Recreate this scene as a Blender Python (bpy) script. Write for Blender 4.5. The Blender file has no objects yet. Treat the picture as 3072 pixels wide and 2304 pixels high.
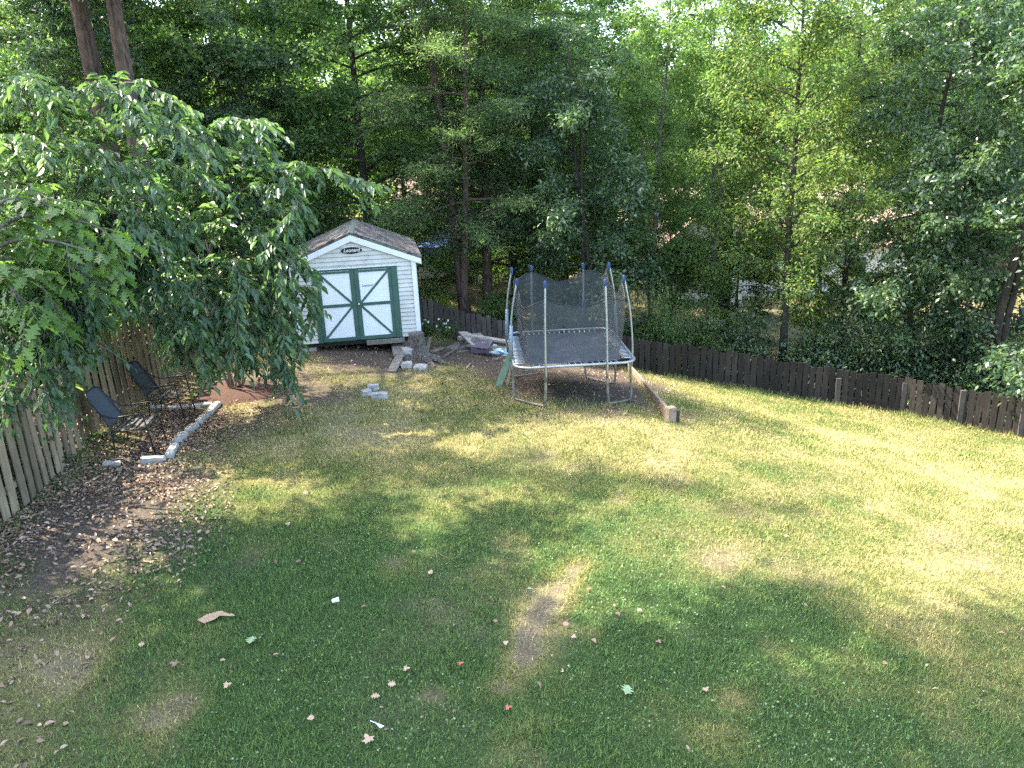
import bpy, bmesh, math, random
import numpy as np
from mathutils import Matrix, Vector
R = math.radians
scene = bpy.context.scene
COL = scene.collection

# ------------------------------------------------------------------ camera
CAMZ = 5.0
PITCH, ROLL, HFOV = 17.1, 2.5, 68.0
cam_data = bpy.data.cameras.new("camera")
cam = bpy.data.objects.new("camera", cam_data)
COL.objects.link(cam)
cam_data.sensor_fit = 'HORIZONTAL'
cam_data.angle = R(HFOV)
cam_data.clip_start = 0.1
cam_data.clip_end = 3000
CROT = Matrix.Rotation(R(90 - PITCH), 3, 'X') @ Matrix.Rotation(R(-ROLL), 3, 'Z')
cam.matrix_world = Matrix.Translation((0, 0, CAMZ)) @ CROT.to_4x4()
scene.camera = cam

# ------------------------------------------------------------------ light
SUN_AZ = math.atan2(-0.94, 0.33)      # clockwise from +Y, towards the sun
SUN_EL = R(53)
SDIR = Vector((math.sin(SUN_AZ) * math.cos(SUN_EL), math.cos(SUN_AZ) * math.cos(SUN_EL), math.sin(SUN_EL)))
world = bpy.data.worlds.new("World")
scene.world = world
world.use_nodes = True
wn = world.node_tree.nodes
wl = world.node_tree.links
wn.clear()
sky = wn.new('ShaderNodeTexSky')
sky.sky_type = 'NISHITA'
sky.sun_disc = False
sky.sun_elevation = SUN_EL
sky.sun_rotation = SUN_AZ % (2 * math.pi)
sky.air_density = 1.0
sky.dust_density = 2.5
sky.ozone_density = 1.0
bg = wn.new('ShaderNodeBackground')
bg.inputs[1].default_value = 0.15
wo = wn.new('ShaderNodeOutputWorld')
wl.new(sky.outputs[0], bg.inputs[0])
wl.new(bg.outputs[0], wo.inputs[0])
sd = bpy.data.lights.new("sun", 'SUN')
sd.energy = 2.75
sd.angle = R(0.6)
sd.color = (1.0, 0.93, 0.80)
sun = bpy.data.objects.new("sun", sd)
COL.objects.link(sun)
sun.rotation_euler = SDIR.to_track_quat('Z', 'Y').to_euler()
sun.location = (-30, 15, 40)
scene.view_settings.view_transform = 'Standard'
scene.view_settings.look = 'None'
scene.view_settings.exposure = 3.08
scene.view_settings.gamma = 1.0
scene.view_settings.use_curve_mapping = False
scene.render.engine = 'CYCLES'
cy = scene.cycles
cy.max_bounces = 6
cy.diffuse_bounces = 3
cy.glossy_bounces = 2
cy.transmission_bounces = 4
cy.transparent_max_bounces = 12
cy.use_denoising = False
cy.caustics_reflective = False
cy.caustics_refractive = False

# ------------------------------------------------------------------ terrain heights
F_PX = 1536 / math.tan(R(HFOV / 2))
TP = np.array([
    (0, 3, .05), (0, 6, 0), (0, 9, 0), (0, 13, 0), (-3, 6, .15), (-3, 10, .15), (-3, 14, .12), (-5, 6, .25), (-5, 9.5, .28), (-5, 12.5, .26),
    (4, 6, -.2), (4, 10, -.25), (8, 6, -.8), (8, 10, -.9), (8, 14, -1.3), (12, 10, -1.7), (12, 14, -2.1), (15, 9, -2.2),
    (-6.8, 8.6, .42), (-7.3, 11.6, .38), (-7.7, 15.5, .33), (-8, 18, .4), (-5.7, 18.5, .40), (-4.1, 18.3, .36), (-2.6, 18.0, .20), (-2.4, 16, .06), (-4, 21, .2), (-4, 24, .05),
    (1.2, 14.8, 0), (2.5, 13, .05), (1.2, 16.5, -.12), (0, 19, -.3), (4.3, 15, -.5), (4.6, 18, -1.0), (4.6, 21.5, -1.6), (-1.5, 23.8, -.85),
    (10.9, 20.1, -2.55), (12.8, 18, -2.6), (7.5, 17, -1.6), (16, 17, -2.8),
    (0, 30, -1.9), (10, 30, -3.2), (0, 45, -2.6), (20, 45, -3.6), (-10, 35, -.4), (25, 25, -3.3), (40, 40, -3.8), (-4, 30, -.5),
    (-9.6, 10, 1.2), (-13, 12, 2.4), (-20, 15, 3.6), (-12, 20, 1.2), (-16, 27, 1.3), (-30, 30, 3), (-9, 5, .9), (-15, 4, 2.6), (20, 6, -3), (-40, 60, 1), (50, 70, -4), (0, 70, -3), (6, 1, -.5), (-6, 1, .25),
])
def _U(r2):
    return np.where(r2 > 1e-9, r2 * np.log(np.maximum(r2, 1e-9)) * .5, 0)
def _solve():
    n = len(TP)
    d2 = ((TP[:, None, :2] - TP[None, :, :2]) ** 2).sum(-1)
    K = _U(d2) + np.eye(n) * .6
    P = np.c_[np.ones(n), TP[:, :2]]
    A = np.block([[K, P], [P.T, np.zeros((3, 3))]])
    return np.linalg.solve(A, np.r_[TP[:, 2], 0, 0, 0])
TW = _solve()
def height(x, y):
    x = np.atleast_1d(np.asarray(x, float)).ravel()
    y = np.atleast_1d(np.asarray(y, float)).ravel()
    cx, cyy = np.clip(x, -45, 55), np.clip(y, -6, 75)
    out = np.zeros_like(x)
    for s in range(0, len(x), 20000):
        a, b = cx[s:s + 20000], cyy[s:s + 20000]
        d2 = (a[:, None] - TP[None, :, 0]) ** 2 + (b[:, None] - TP[None, :, 1]) ** 2
        out[s:s + 20000] = _U(d2) @ TW[:-3] + TW[-3] + TW[-2] * a + TW[-1] * b
    far = np.hypot(x - cx, y - cyy)
    w = np.clip(far / 80, 0, 1)
    return out * (1 - w) + -3.0 * w
def hz(x, y):
    return float(height([x], [y])[0])
def ray(px, py):
    d = CROT @ Vector(((px - 1536) / F_PX, -(py - 1152) / F_PX, -1))
    return np.array(d)
def D(px, py, depth):                         # a point at a given depth in front of the viewpoint
    return Vector(np.array((0, 0, CAMZ)) + ray(px, py) * depth)
def G(px, py):                                # the ground seen at a pixel of the photograph
    d = ray(px, py)
    t = np.linspace(3, 90, 1800)
    P = np.array((0, 0, CAMZ)) + d[None] * t[:, None]
    dz = P[:, 2] - height(P[:, 0], P[:, 1])
    i = int(np.argmax(dz < 0))
    k = dz[i - 1] / (dz[i - 1] - dz[i])
    p = P[i - 1] + (P[i] - P[i - 1]) * k
    return Vector(p)
def GP(pts):                                  # several, as an array of ground positions
    return np.array([G(*p)[:2] for p in pts])

# ------------------------------------------------------------------ helpers
def tag(o, label=None, cat=None, group=None, kind=None):
    if label: o['label'] = label
    if cat: o['category'] = cat
    if group: o['group'] = group
    if kind: o['kind'] = kind
    return o
def empty(name, label, cat, loc=(0, 0, 0), rz=0, group=None):
    o = bpy.data.objects.new(name, None)
    COL.objects.link(o)
    o.empty_display_size = .1
    o.location = loc
    o.rotation_euler = (0, 0, rz)
    return tag(o, label, cat, group)
class MB:
    def __init__(self):
        self.v, self.f = [], []
    def add(self, vs, fs):
        b = len(self.v)
        self.v += [tuple(p) for p in vs]
        self.f += [tuple(i + b for i in f) for f in fs]
        return self
    def box(self, c, s, rot=None, taper=1.0):
        hx, hy, hzz = s[0] / 2, s[1] / 2, s[2] / 2
        vs = []
        for z, k in ((-hzz, 1), (hzz, taper)):
            for x, y in ((-hx, -hy), (hx, -hy), (hx, hy), (-hx, hy)):
                p = Vector((x * k, y * k, z))
                if rot is not None: p = rot @ p
                vs.append(p + Vector(c))
        return self.add(vs, [(0, 3, 2, 1), (4, 5, 6, 7), (0, 1, 5, 4), (1, 2, 6, 5), (2, 3, 7, 6), (3, 0, 4, 7)])
    def bar(self, a, b, w, t, up=(0, 0, 1)):   # a plank from a to b
        a, b = Vector(a), Vector(b)
        x = (b - a).normalized()
        y = Vector(up).cross(x)
        if y.length < 1e-4: y = Vector((0, 1, 0)).cross(x)
        y.normalize()
        z = x.cross(y)
        m = Matrix((x, y, z)).transposed()
        return self.box((a + b) / 2, ((b - a).length, w, t), m)
    def tube(self, pts, rad, n=8, cap=True, closed=False):
        pts = [Vector(p) for p in pts]
        k = len(pts)
        if not hasattr(rad, '__len__'): rad = [rad] * k
        vs, fs = [], []
        prev = None
        for i in range(k):
            if closed: t = pts[(i + 1) % k] - pts[i - 1]
            else: t = pts[min(i + 1, k - 1)] - pts[max(i - 1, 0)]
            t.normalize()
            if prev is None:
                u = t.orthogonal().normalized()
            else:
                u = prev - t * prev.dot(t)
                u.normalize()
            prev = u
            w = t.cross(u)
            for j in range(n):
                a = 2 * math.pi * j / n
                vs.append(pts[i] + (u * math.cos(a) + w * math.sin(a)) * rad[i])
        for i in range(k if closed else k - 1):
            q = (i + 1) % k
            for j in range(n):
                fs.append((i * n + j, i * n + (j + 1) % n, q * n + (j + 1) % n, q * n + j))
        if cap and not closed:
            fs.append(tuple(range(n - 1, -1, -1)))
            fs.append(tuple((k - 1) * n + j for j in range(n)))
        return self.add(vs, fs)
    def poly(self, pts):
        return self.add(pts, [tuple(range(len(pts)))])
    def prism(self, pts, off):
        n = len(pts)
        off = Vector(off)
        vs = [Vector(p) for p in pts] + [Vector(p) + off for p in pts]
        return self.add(vs, [tuple(range(n - 1, -1, -1)), tuple(range(n, 2 * n))] + [(i, (i + 1) % n, n + (i + 1) % n, n + i) for i in range(n)])
    def build(self, name, mat, parent=None, smooth=False, bevel=0, loc=None):
        me = bpy.data.meshes.new(name)
        me.from_pydata(self.v, [], self.f)
        me.materials.append(mat)
        if smooth: me.shade_smooth()
        o = bpy.data.objects.new(name, me)
        COL.objects.link(o)
        if parent is not None: o.parent = parent
        if loc is not None: o.location = loc
        if bevel:
            b = o.modifiers.new('bevel', 'BEVEL')
            b.width = bevel
            b.segments = 2
            b.limit_method = 'ANGLE'
        return o
def smooth_path(pts, n=6):                    # Catmull-Rom through the points
    P = [Vector(p) for p in pts]
    P = [P[0] * 2 - P[1]] + P + [P[-1] * 2 - P[-2]]
    out = []
    for i in range(1, len(P) - 2):
        for k in range(n):
            t = k / n
            a, b, c, d = P[i - 1], P[i], P[i + 1], P[i + 2]
            out.append(.5 * (2 * b + (c - a) * t + (2 * a - 5 * b + 4 * c - d) * t * t + (3 * b - a - 3 * c + d) * t ** 3))
    out.append(P[-2])
    return out
def array_mesh(name, V, Fi, loops_per, mat, parent=None, attrs=None, smooth=False):
    me = bpy.data.meshes.new(name)
    me.vertices.add(len(V))
    me.vertices.foreach_set('co', np.ascontiguousarray(V, dtype=np.float32).ravel())
    nf = len(Fi) // loops_per
    me.loops.add(len(Fi))
    me.loops.foreach_set('vertex_index', np.ascontiguousarray(Fi, dtype=np.int32))
    me.polygons.add(nf)
    me.polygons.foreach_set('loop_start', np.arange(0, nf * loops_per, loops_per, dtype=np.int32))
    for k, (dom, val) in (attrs or {}).items():
        a = me.attributes.new(k, 'FLOAT', dom)
        a.data.foreach_set('value', np.ascontiguousarray(val, dtype=np.float32))
    me.update(calc_edges=True)
    if smooth: me.shade_smooth()
    me.materials.append(mat)
    o = bpy.data.objects.new(name, me)
    COL.objects.link(o)
    if parent is not None: o.parent = parent
    return o
def copy_tree(o, parent=None):
    c = o.copy()
    COL.objects.link(c)
    if parent is not None: c.parent = parent
    for ch in o.children: copy_tree(ch, c)
    return c
_vn = {}
def vnoise(x, y, scale, seed=0, octs=3):      # smooth value noise, about 0..1
    out = np.zeros(len(x))
    amp, tot = 1, 0
    for o in range(octs):
        key = (seed, o)
        if key not in _vn: _vn[key] = np.random.default_rng(seed * 17 + o).random((128, 128))
        T = _vn[key]
        u, v = x / scale + 31.7 * o, y / scale + 11.3 * o
        i, j = np.floor(u).astype(int), np.floor(v).astype(int)
        fu, fv = u - i, v - j
        fu, fv = fu * fu * (3 - 2 * fu), fv * fv * (3 - 2 * fv)
        i0, j0, i1, j1 = i % 128, j % 128, (i + 1) % 128, (j + 1) % 128
        out += amp * ((T[i0, j0] * (1 - fu) + T[i1, j0] * fu) * (1 - fv) + (T[i0, j1] * (1 - fu) + T[i1, j1] * fu) * fv)
        tot += amp
        amp *= .55
        scale = scale * .5
    return out / tot

# ------------------------------------------------------------------ materials
class NT:
    def __init__(self, name, rough=.7, spec=.3):
        self.m = bpy.data.materials.new(name)
        self.m.use_nodes = True
        self.n = self.m.node_tree.nodes
        self.l = self.m.node_tree.links
        self.b = self.n['Principled BSDF']
        self.b.inputs['Roughness'].default_value = rough
        self.b.inputs['Specular IOR Level'].default_value = spec
        self.out = self.n['Material Output']
    def node(self, t, **k):
        q = self.n.new(t)
        for a, b in k.items(): setattr(q, a, b)
        return q
    def link(self, a, b): self.l.new(a, b)
    def coords(self, scale=(1, 1, 1), kind='Object'):
        tc = self.node('ShaderNodeTexCoord')
        mp = self.node('ShaderNodeMapping')
        mp.inputs['Scale'].default_value = scale
        self.link(tc.outputs[kind], mp.inputs['Vector'])
        return mp.outputs[0]
    def noise(self, scale, detail=4, rough=.6, co=None):
        q = self.node('ShaderNodeTexNoise')
        q.inputs['Scale'].default_value = scale
        q.inputs['Detail'].default_value = detail
        q.inputs['Roughness'].default_value = rough
        if co is not None: self.link(co, q.inputs['Vector'])
        return q.outputs['Fac']
    def ramp(self, fac, stops):
        q = self.node('ShaderNodeValToRGB')
        e = q.color_ramp.elements
        while len(e) < len(stops): e.new(.5)
        for i, (p, c) in enumerate(stops):
            e[i].position = p
            e[i].color = (*c, 1)
        self.link(fac, q.inputs[0])
        return q.outputs[0]
    def mix(self, fac, a, b, mode='MIX'):
        q = self.node('ShaderNodeMix', data_type='RGBA', blend_type=mode)
        for s, v in ((q.inputs['Factor'], fac), (q.inputs['A'], a), (q.inputs['B'], b)):
            if hasattr(v, 'node'): self.link(v, s)
            elif isinstance(v, (int, float)): s.default_value = v
            else: s.default_value = (*v, 1)
        return q.outputs['Result']
    def attr(self, name):
        return self.node('ShaderNodeAttribute', attribute_name=name).outputs['Fac']
    def island(self):
        return self.node('ShaderNodeNewGeometry').outputs['Random Per Island']
    def base(self, c):
        if hasattr(c, 'node'): self.link(c, self.b.inputs['Base Color'])
        else: self.b.inputs['Base Color'].default_value = (*c, 1)
        return self
    def bump(self, fac, strength=.3, dist=.01):
        q = self.node('ShaderNodeBump')
        q.inputs['Strength'].default_value = strength
        q.inputs['Distance'].default_value = dist
        self.link(fac, q.inputs['Height'])
        self.link(q.outputs[0], self.b.inputs['Normal'])
        return self
def simple(name, c1, c2, scale=6, rough=.6, bump=.15, stretch=(1, 1, 1), spec=.3, metal=0):
    t = NT(name, rough, spec)
    n = t.noise(scale, 6, .65, t.coords(stretch))
    t.base(t.ramp(n, [(.3, c1), (.7, c2)]))
    if bump: t.bump(n, bump, .01)
    t.b.inputs['Metallic'].default_value = metal
    return t.m
def wood(name, c1, c2, c3, stretch=(14, 14, 1.2)):
    t = NT(name, .85, .15)
    co = t.coords(stretch)
    g = t.noise(2.2, 6, .7, co)
    col = t.ramp(g, [(.25, c1), (.55, c2), (.8, c3)])
    isl = t.ramp(t.island(), [(0, (.62, .62, .62)), (1, (1.25, 1.22, 1.18))])
    big = t.ramp(t.noise(1.7, 3, .6, t.coords()), [(.3, (.75, .77, .74)), (.7, (1.1, 1.08, 1.05))])
    col = t.mix(1, col, isl, 'MULTIPLY')
    col = t.mix(1, col, big, 'MULTIPLY')
    t.base(col).bump(g, .5, .006)
    return t.m
def leafmat(name, dark, mid, light, trans=.35, rough=.5, spec=.3, tcol=None):
    t = NT(name, rough, spec)
    col = t.ramp(t.attr('tint'), [(0, dark), (.55, mid), (1, light)])
    ob = t.node('ShaderNodeObjectInfo').outputs['Random']
    col = t.mix(1, col, t.ramp(ob, [(0, (.86, .9, .88)), (1, (1.14, 1.1, 1.02))]), 'MULTIPLY')
    t.base(col)
    tr = t.node('ShaderNodeBsdfTranslucent')
    tc = t.mix(1, col, tcol or (1.7, 2.0, .95), 'MULTIPLY')
    t.link(tc, tr.inputs[0])
    ms = t.node('ShaderNodeMixShader')
    ms.inputs[0].default_value = trans
    t.link(t.b.outputs[0], ms.inputs[1])
    t.link(tr.outputs[0], ms.inputs[2])
    t.link(ms.outputs[0], t.out.inputs[0])
    return t.m
M = {}
M['siding'] = simple('siding_cream', (.47, .455, .405), (.67, .655, .60), 2.2, .55, .03)
M['white_trim'] = simple('white_trim', (.68, .68, .68), (.80, .80, .80), 4, .5, .03)
M['door_white'] = simple('door_white_panel', (.70, .72, .76), (.80, .82, .84), 2.5, .45, .02)
M['door_green'] = simple('door_green_trim', (.035, .085, .065), (.06, .125, .095), 5, .5, .05)
M['dark_gap'] = simple('dark_gap', (.012, .014, .013), (.02, .022, .02), 4, .8, 0)
M['black_plate'] = simple('black_plate', (.008, .009, .011), (.014, .015, .018), 8, .35, 0)
M['brass'] = simple('door_knob_metal', (.5, .47, .4), (.62, .58, .5), 9, .3, 0, metal=.9)
M['fence_shaded'] = wood('fence_weathered_shaded', (.016, .0135, .012), (.036, .030, .026), (.07, .060, .052))  # weathered boards with the shade of the right half put into the colour
M['fence_grey'] = wood('fence_weathered_grey', (.05, .044, .039), (.10, .088, .078), (.17, .152, .135))
M['fence_left'] = wood('fence_weathered_tan', (.125, .10, .07), (.235, .193, .137), (.36, .305, .225))
M['plank_grey'] = wood('plank_grey', (.12, .105, .09), (.24, .215, .185), (.38, .35, .31), (3, 14, 14))
M['plank_tan'] = wood('plank_tan', (.20, .15, .10), (.34, .27, .19), (.46, .38, .28), (3, 14, 14))
M['timber'] = wood('retaining_timber', (.16, .12, .085), (.30, .24, .18), (.44, .37, .29), (2, 14, 14))
M['steel'] = simple('galvanised_steel', (.26, .29, .30), (.42, .45, .46), 12, .42, .03, metal=.8)
M['rust_steel'] = simple('rusty_leg_steel', (.10, .09, .065), (.25, .235, .19), 9, .6, .06, metal=.3)
M['foam_blue'] = simple('blue_foam', (.02, .036, .10), (.035, .065, .18), 8, .7, .05)
M['foam_grey'] = simple('faded_blue_foam', (.13, .18, .24), (.22, .30, .36), 8, .75, .05)
M['mat'] = simple('jumping_mat', (.022, .028, .036), (.045, .055, .066), 3, .75, .05)
M['black_metal'] = simple('black_metal', (.010, .011, .012), (.022, .023, .025), 12, .4, .03)
M['stone'] = simple('pale_stone_block', (.20, .185, .165), (.44, .42, .385), 7, .85, .5)
M['concrete'] = simple('concrete_block', (.24, .22, .20), (.46, .43, .40), 9, .9, .4)
M['mulch'] = simple('red_mulch', (.03, .016, .011), (.095, .046, .03), 40, .95, .9)
M['bark_red'] = simple('bark_red_brown', (.018, .012, .010), (.17, .11, .085), 6, .95, 1.0, (3, 3, .6))
M['bark_grey'] = simple('bark_grey', (.05, .042, .035), (.19, .165, .14), 7, .95, 1.0, (3, 3, .7))
M['bark_dark'] = simple('bark_dark', (.018, .015, .012), (.075, .062, .05), 7, .95, .8, (3, 3, .7))
M['stem_pale'] = simple('stem_pale', (.11, .09, .07), (.24, .20, .155), 9, .8, .3, (3, 3, .7))
M['cardboard'] = simple('cardboard', (.27, .17, .10), (.40, .27, .17), 5, .85, .1)
M['paper'] = simple('white_paper', (.62, .64, .64), (.78, .78, .76), 6, .7, .05)
M['tarp'] = simple('pale_blue_tarp', (.25, .36, .42), (.42, .55, .62), 6, .5, .3)
M['red_paint'] = simple('red_plastic', (.55, .02, .02), (.70, .04, .03), 5, .4, 0)
M['orange_paint'] = simple('orange_plastic', (.60, .13, .03), (.75, .20, .05), 5, .4, 0)
M['blue_cover'] = simple('blue_tarpaulin', (.05, .10, .30), (.09, .16, .42), 5, .6, .1)
M['seat_slat'] = simple('grey_slat', (.045, .042, .04), (.13, .12, .11), 8, .6, .1)
M['glass'] = simple('window_glass', (.03, .04, .05), (.06, .07, .08), 3, .08, 0, spec=.6)
M['house_white'] = simple('white_house_siding', (.66, .63, .60), (.78, .75, .72), 3, .7, .03)
M['house_tan'] = simple('tan_house_siding', (.40, .34, .27), (.50, .43, .35), 3, .7, .03)
M['deck_wood'] = wood('deck_wood', (.20, .15, .10), (.32, .26, .18), (.42, .35, .26))
t = NT('sling_fabric', .8, .15)
t.base(t.ramp(t.noise(120, 2, .5, t.coords()), [(.35, (.035, .045, .055)), (.65, (.075, .09, .10))]))
M['sling'] = t.m
def brick(name, c1, c2, mortar, s):
    t = NT(name, .85, .15)
    q = t.node('ShaderNodeTexBrick')
    q.inputs['Scale'].default_value = s
    q.inputs['Color1'].default_value = (*c1, 1)
    q.inputs['Color2'].default_value = (*c2, 1)
    q.inputs['Mortar'].default_value = (*mortar, 1)
    q.inputs['Mortar Size'].default_value = .012
    t.link(t.coords((1, 1, 1), 'UV'), q.inputs['Vector'])
    n = t.ramp(t.noise(1.2, 5, .7, t.coords()), [(.3, (.7, .7, .72)), (.7, (1.15, 1.1, 1.05))])
    t.base(t.mix(1, q.outputs['Color'], n, 'MULTIPLY'))
    return t.m
def shingle(name, dark, mid, light, moss, course=.14, s=5):
    t = NT(name, .9, .12)
    co = t.coords((1, 1, 1))
    v = t.node('ShaderNodeTexVoronoi')
    v.inputs['Scale'].default_value = s
    t.link(t.coords((1.0, .55, 1.9)), v.inputs['Vector'])
    sp = t.node('ShaderNodeSeparateColor')
    t.link(v.outputs['Color'], sp.inputs[0])
    c = t.ramp(sp.outputs[0], [(0, dark), (.45, mid), (1, light)])
    ms = t.ramp(t.noise(1.1, 4, .6, co), [(.48, (0, 0, 0)), (.66, (1, 1, 1))])
    c = t.mix(ms, c, moss)
    fine = t.ramp(t.noise(60, 3, .6, co), [(.3, (.7, .7, .7)), (.7, (1.25, 1.25, 1.25))])
    t.base(t.mix(1, c, fine, 'MULTIPLY')).bump(t.noise(40, 4, .7, co), .5, .01)
    return t.m
M['shingle'] = shingle('asphalt_shingle', (.05, .042, .038), (.12, .098, .088), (.21, .18, .16), (.14, .155, .12), s=6)
M['house_roof'] = shingle('house_roof_shingle', (.20, .13, .105), (.29, .20, .16), (.38, .27, .22), (.30, .22, .18), s=4)
# see-through knotless netting: threads too fine to draw one by one
t = NT('enclosure_net', .8, .1)
t.base((.075, .082, .082))
tb = t.node('ShaderNodeBsdfTransparent')
ms = t.node('ShaderNodeMixShader')
wv = t.noise(3, 3, .6, t.coords())
mr = t.node('ShaderNodeMapRange')
mr.inputs['To Min'].default_value = .38
mr.inputs['To Max'].default_value = .58
t.link(wv, mr.inputs['Value'])
t.link(mr.outputs[0], ms.inputs[0])
t.link(tb.outputs[0], ms.inputs[1])
t.link(t.b.outputs[0], ms.inputs[2])
t.link(ms.outputs[0], t.out.inputs[0])
M['net'] = t.m
# foliage
M['leaf_maple'] = leafmat('leaf_maple', (.05, .09, .037), (.112, .175, .066), (.22, .27, .10), .52)
M['leaf_dark'] = leafmat('leaf_dark', (.030, .062, .036), (.07, .118, .06), (.14, .20, .095), .42, .32, .7)
M['leaf_yellow'] = leafmat('leaf_yellow_green', (.062, .115, .038), (.115, .175, .055), (.29, .265, .085), .45)
M['leaf_mid'] = leafmat('leaf_mid_green', (.055, .105, .038), (.10, .165, .055), (.19, .24, .085), .48)
M['leaf_pine'] = leafmat('leaf_conifer', (.048, .084, .042), (.10, .152, .07), (.19, .24, .11), .48, .55, .2)
M['leaf_droop'] = leafmat('leaf_drooping', (.055, .105, .05), (.10, .165, .075), (.17, .235, .11), .4, .36, .6)
M['leaf_oak'] = leafmat('leaf_oak', (.06, .115, .03), (.11, .18, .045), (.18, .25, .06), .4, .45, .4)
M['leaf_hedge'] = leafmat('leaf_oval_shrub', (.032, .07, .032), (.06, .115, .048), (.10, .16, .06), .36, .4, .45)
M['leaf_lime'] = leafmat('leaf_lime', (.12, .17, .03), (.20, .25, .04), (.30, .33, .06), .4)
M['petal'] = simple('white_petal', (.62, .64, .58), (.78, .78, .74), 5, .6, 0)
def drymat(name, a, b, c):
    t = NT(name, .8, .15)
    t.base(t.ramp(t.attr('tint'), [(0, a), (.5, b), (1, c)]))
    return t.m
M['litter'] = drymat('dry_leaf_litter', (.095, .062, .044), (.27, .178, .118), (.45, .34, .235))
M['leaf_tan'] = simple('dry_leaf_tan', (.27, .18, .11), (.42, .30, .20), 12, .75, .1)
M['leaf_red'] = simple('dry_leaf_red', (.28, .06, .04), (.42, .13, .08), 12, .7, .1)
M['leaf_brown'] = simple('dry_leaf_brown', (.13, .07, .05), (.24, .15, .11), 12, .75, .1)
M['leaf_fresh'] = simple('fallen_leaf_green', (.16, .23, .11), (.25, .33, .17), 12, .6, .1)
# ------------------------------------------------------------------ ground cover maps
S = 1.38889                                   # 2212-wide view of the photograph to its own pixels
def gd(x, y): return G(x * S, y * S)
def poly_mask(x, y, pts, soft=.5):            # signed distance to a polygon, softened: 1 inside, 0 outside
    P = np.asarray(pts)
    inside = np.zeros(len(x), bool)
    dist = np.full(len(x), 1e9)
    n = len(P)
    for i in range(n):
        a, b = P[i], P[(i + 1) % n]
        ab = b - a
        tt = np.clip(((x - a[0]) * ab[0] + (y - a[1]) * ab[1]) / (ab @ ab), 0, 1)
        dist = np.minimum(dist, np.hypot(x - a[0] - tt * ab[0], y - a[1] - tt * ab[1]))
        c = ((a[1] > y) != (b[1] > y))
        with np.errstate(divide='ignore', invalid='ignore'):
            xi = (b[0] - a[0]) * (y - a[1]) / (b[1] - a[1]) + a[0]
        inside ^= c & (x < xi)
    sd = np.where(inside, dist, -dist)
    return np.clip(sd / soft * .5 + .5, 0, 1)
FENCE_L = [Vector((-6.75, 5.6, 0)), G(80, 1515), G(278, 1308), G(470, 1176), G(560, 1092)]
FENCE_R = [Vector((-3.6, 24.4, 0)), Vector((-1.5, 23.8, 0)), Vector((4.6, 21.6, 0)), Vector((10.9, 20.1, 0)), Vector((13.2, 18.2, 0)), Vector((16.5, 15.4, 0))]
LITTER = np.array([gd(*p)[:2] for p in [(-60, 1000), (60, 1085), (215, 960), (360, 850), (470, 885), (520, 925), (430, 1000), (385, 1165), (290, 1230), (120, 1300), (-40, 1360)]])
SOIL_L = np.array([gd(*p)[:2] for p in [(-80, 1300), (150, 1310), (170, 1400), (90, 1500), (60, 1660), (-90, 1660)]])
DIRT_S = np.array([gd(*p)[:2] for p in [(690, 745), (905, 742), (960, 725), (1120, 760), (1385, 800), (1430, 880), (1330, 890), (1180, 870), (1080, 830), (1000, 800), (900, 795), (840, 812), (700, 790), (640, 770)]])
DIRT_T = np.array([gd(*p)[:2] for p in [(400, 800), (640, 790), (720, 830), (800, 850), (640, 880), (470, 880), (390, 840)]])
STRIPS = [[gd(1250, 1225), gd(1190, 1290), gd(1150, 1345), gd(1125, 1425)]]
SPOTS = [(855, 1215, .45), (1100, 1160, .35), (1290, 1370, .2), (1080, 1485, .3), (400, 1520, .55), (330, 1545, .4), (930, 1505, .35), (1550, 1215, .5), (1590, 1510, .35),
         (1560, 1590, .4), (1240, 1010, .35), (1340, 1080, .3), (740, 960, .5), (560, 1040, .35), (1660, 1390, .35), (1300, 915, .3), (1960, 1640, .4), (150, 1440, .5)]
SPOTS = [(gd(a, b), c) for a, b, c in SPOTS]
BACKL = np.array([(v.x, v.y) for v in FENCE_R] + [(40, 60), (-40, 60), (-30, 18), (-8.6, 19)])
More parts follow.
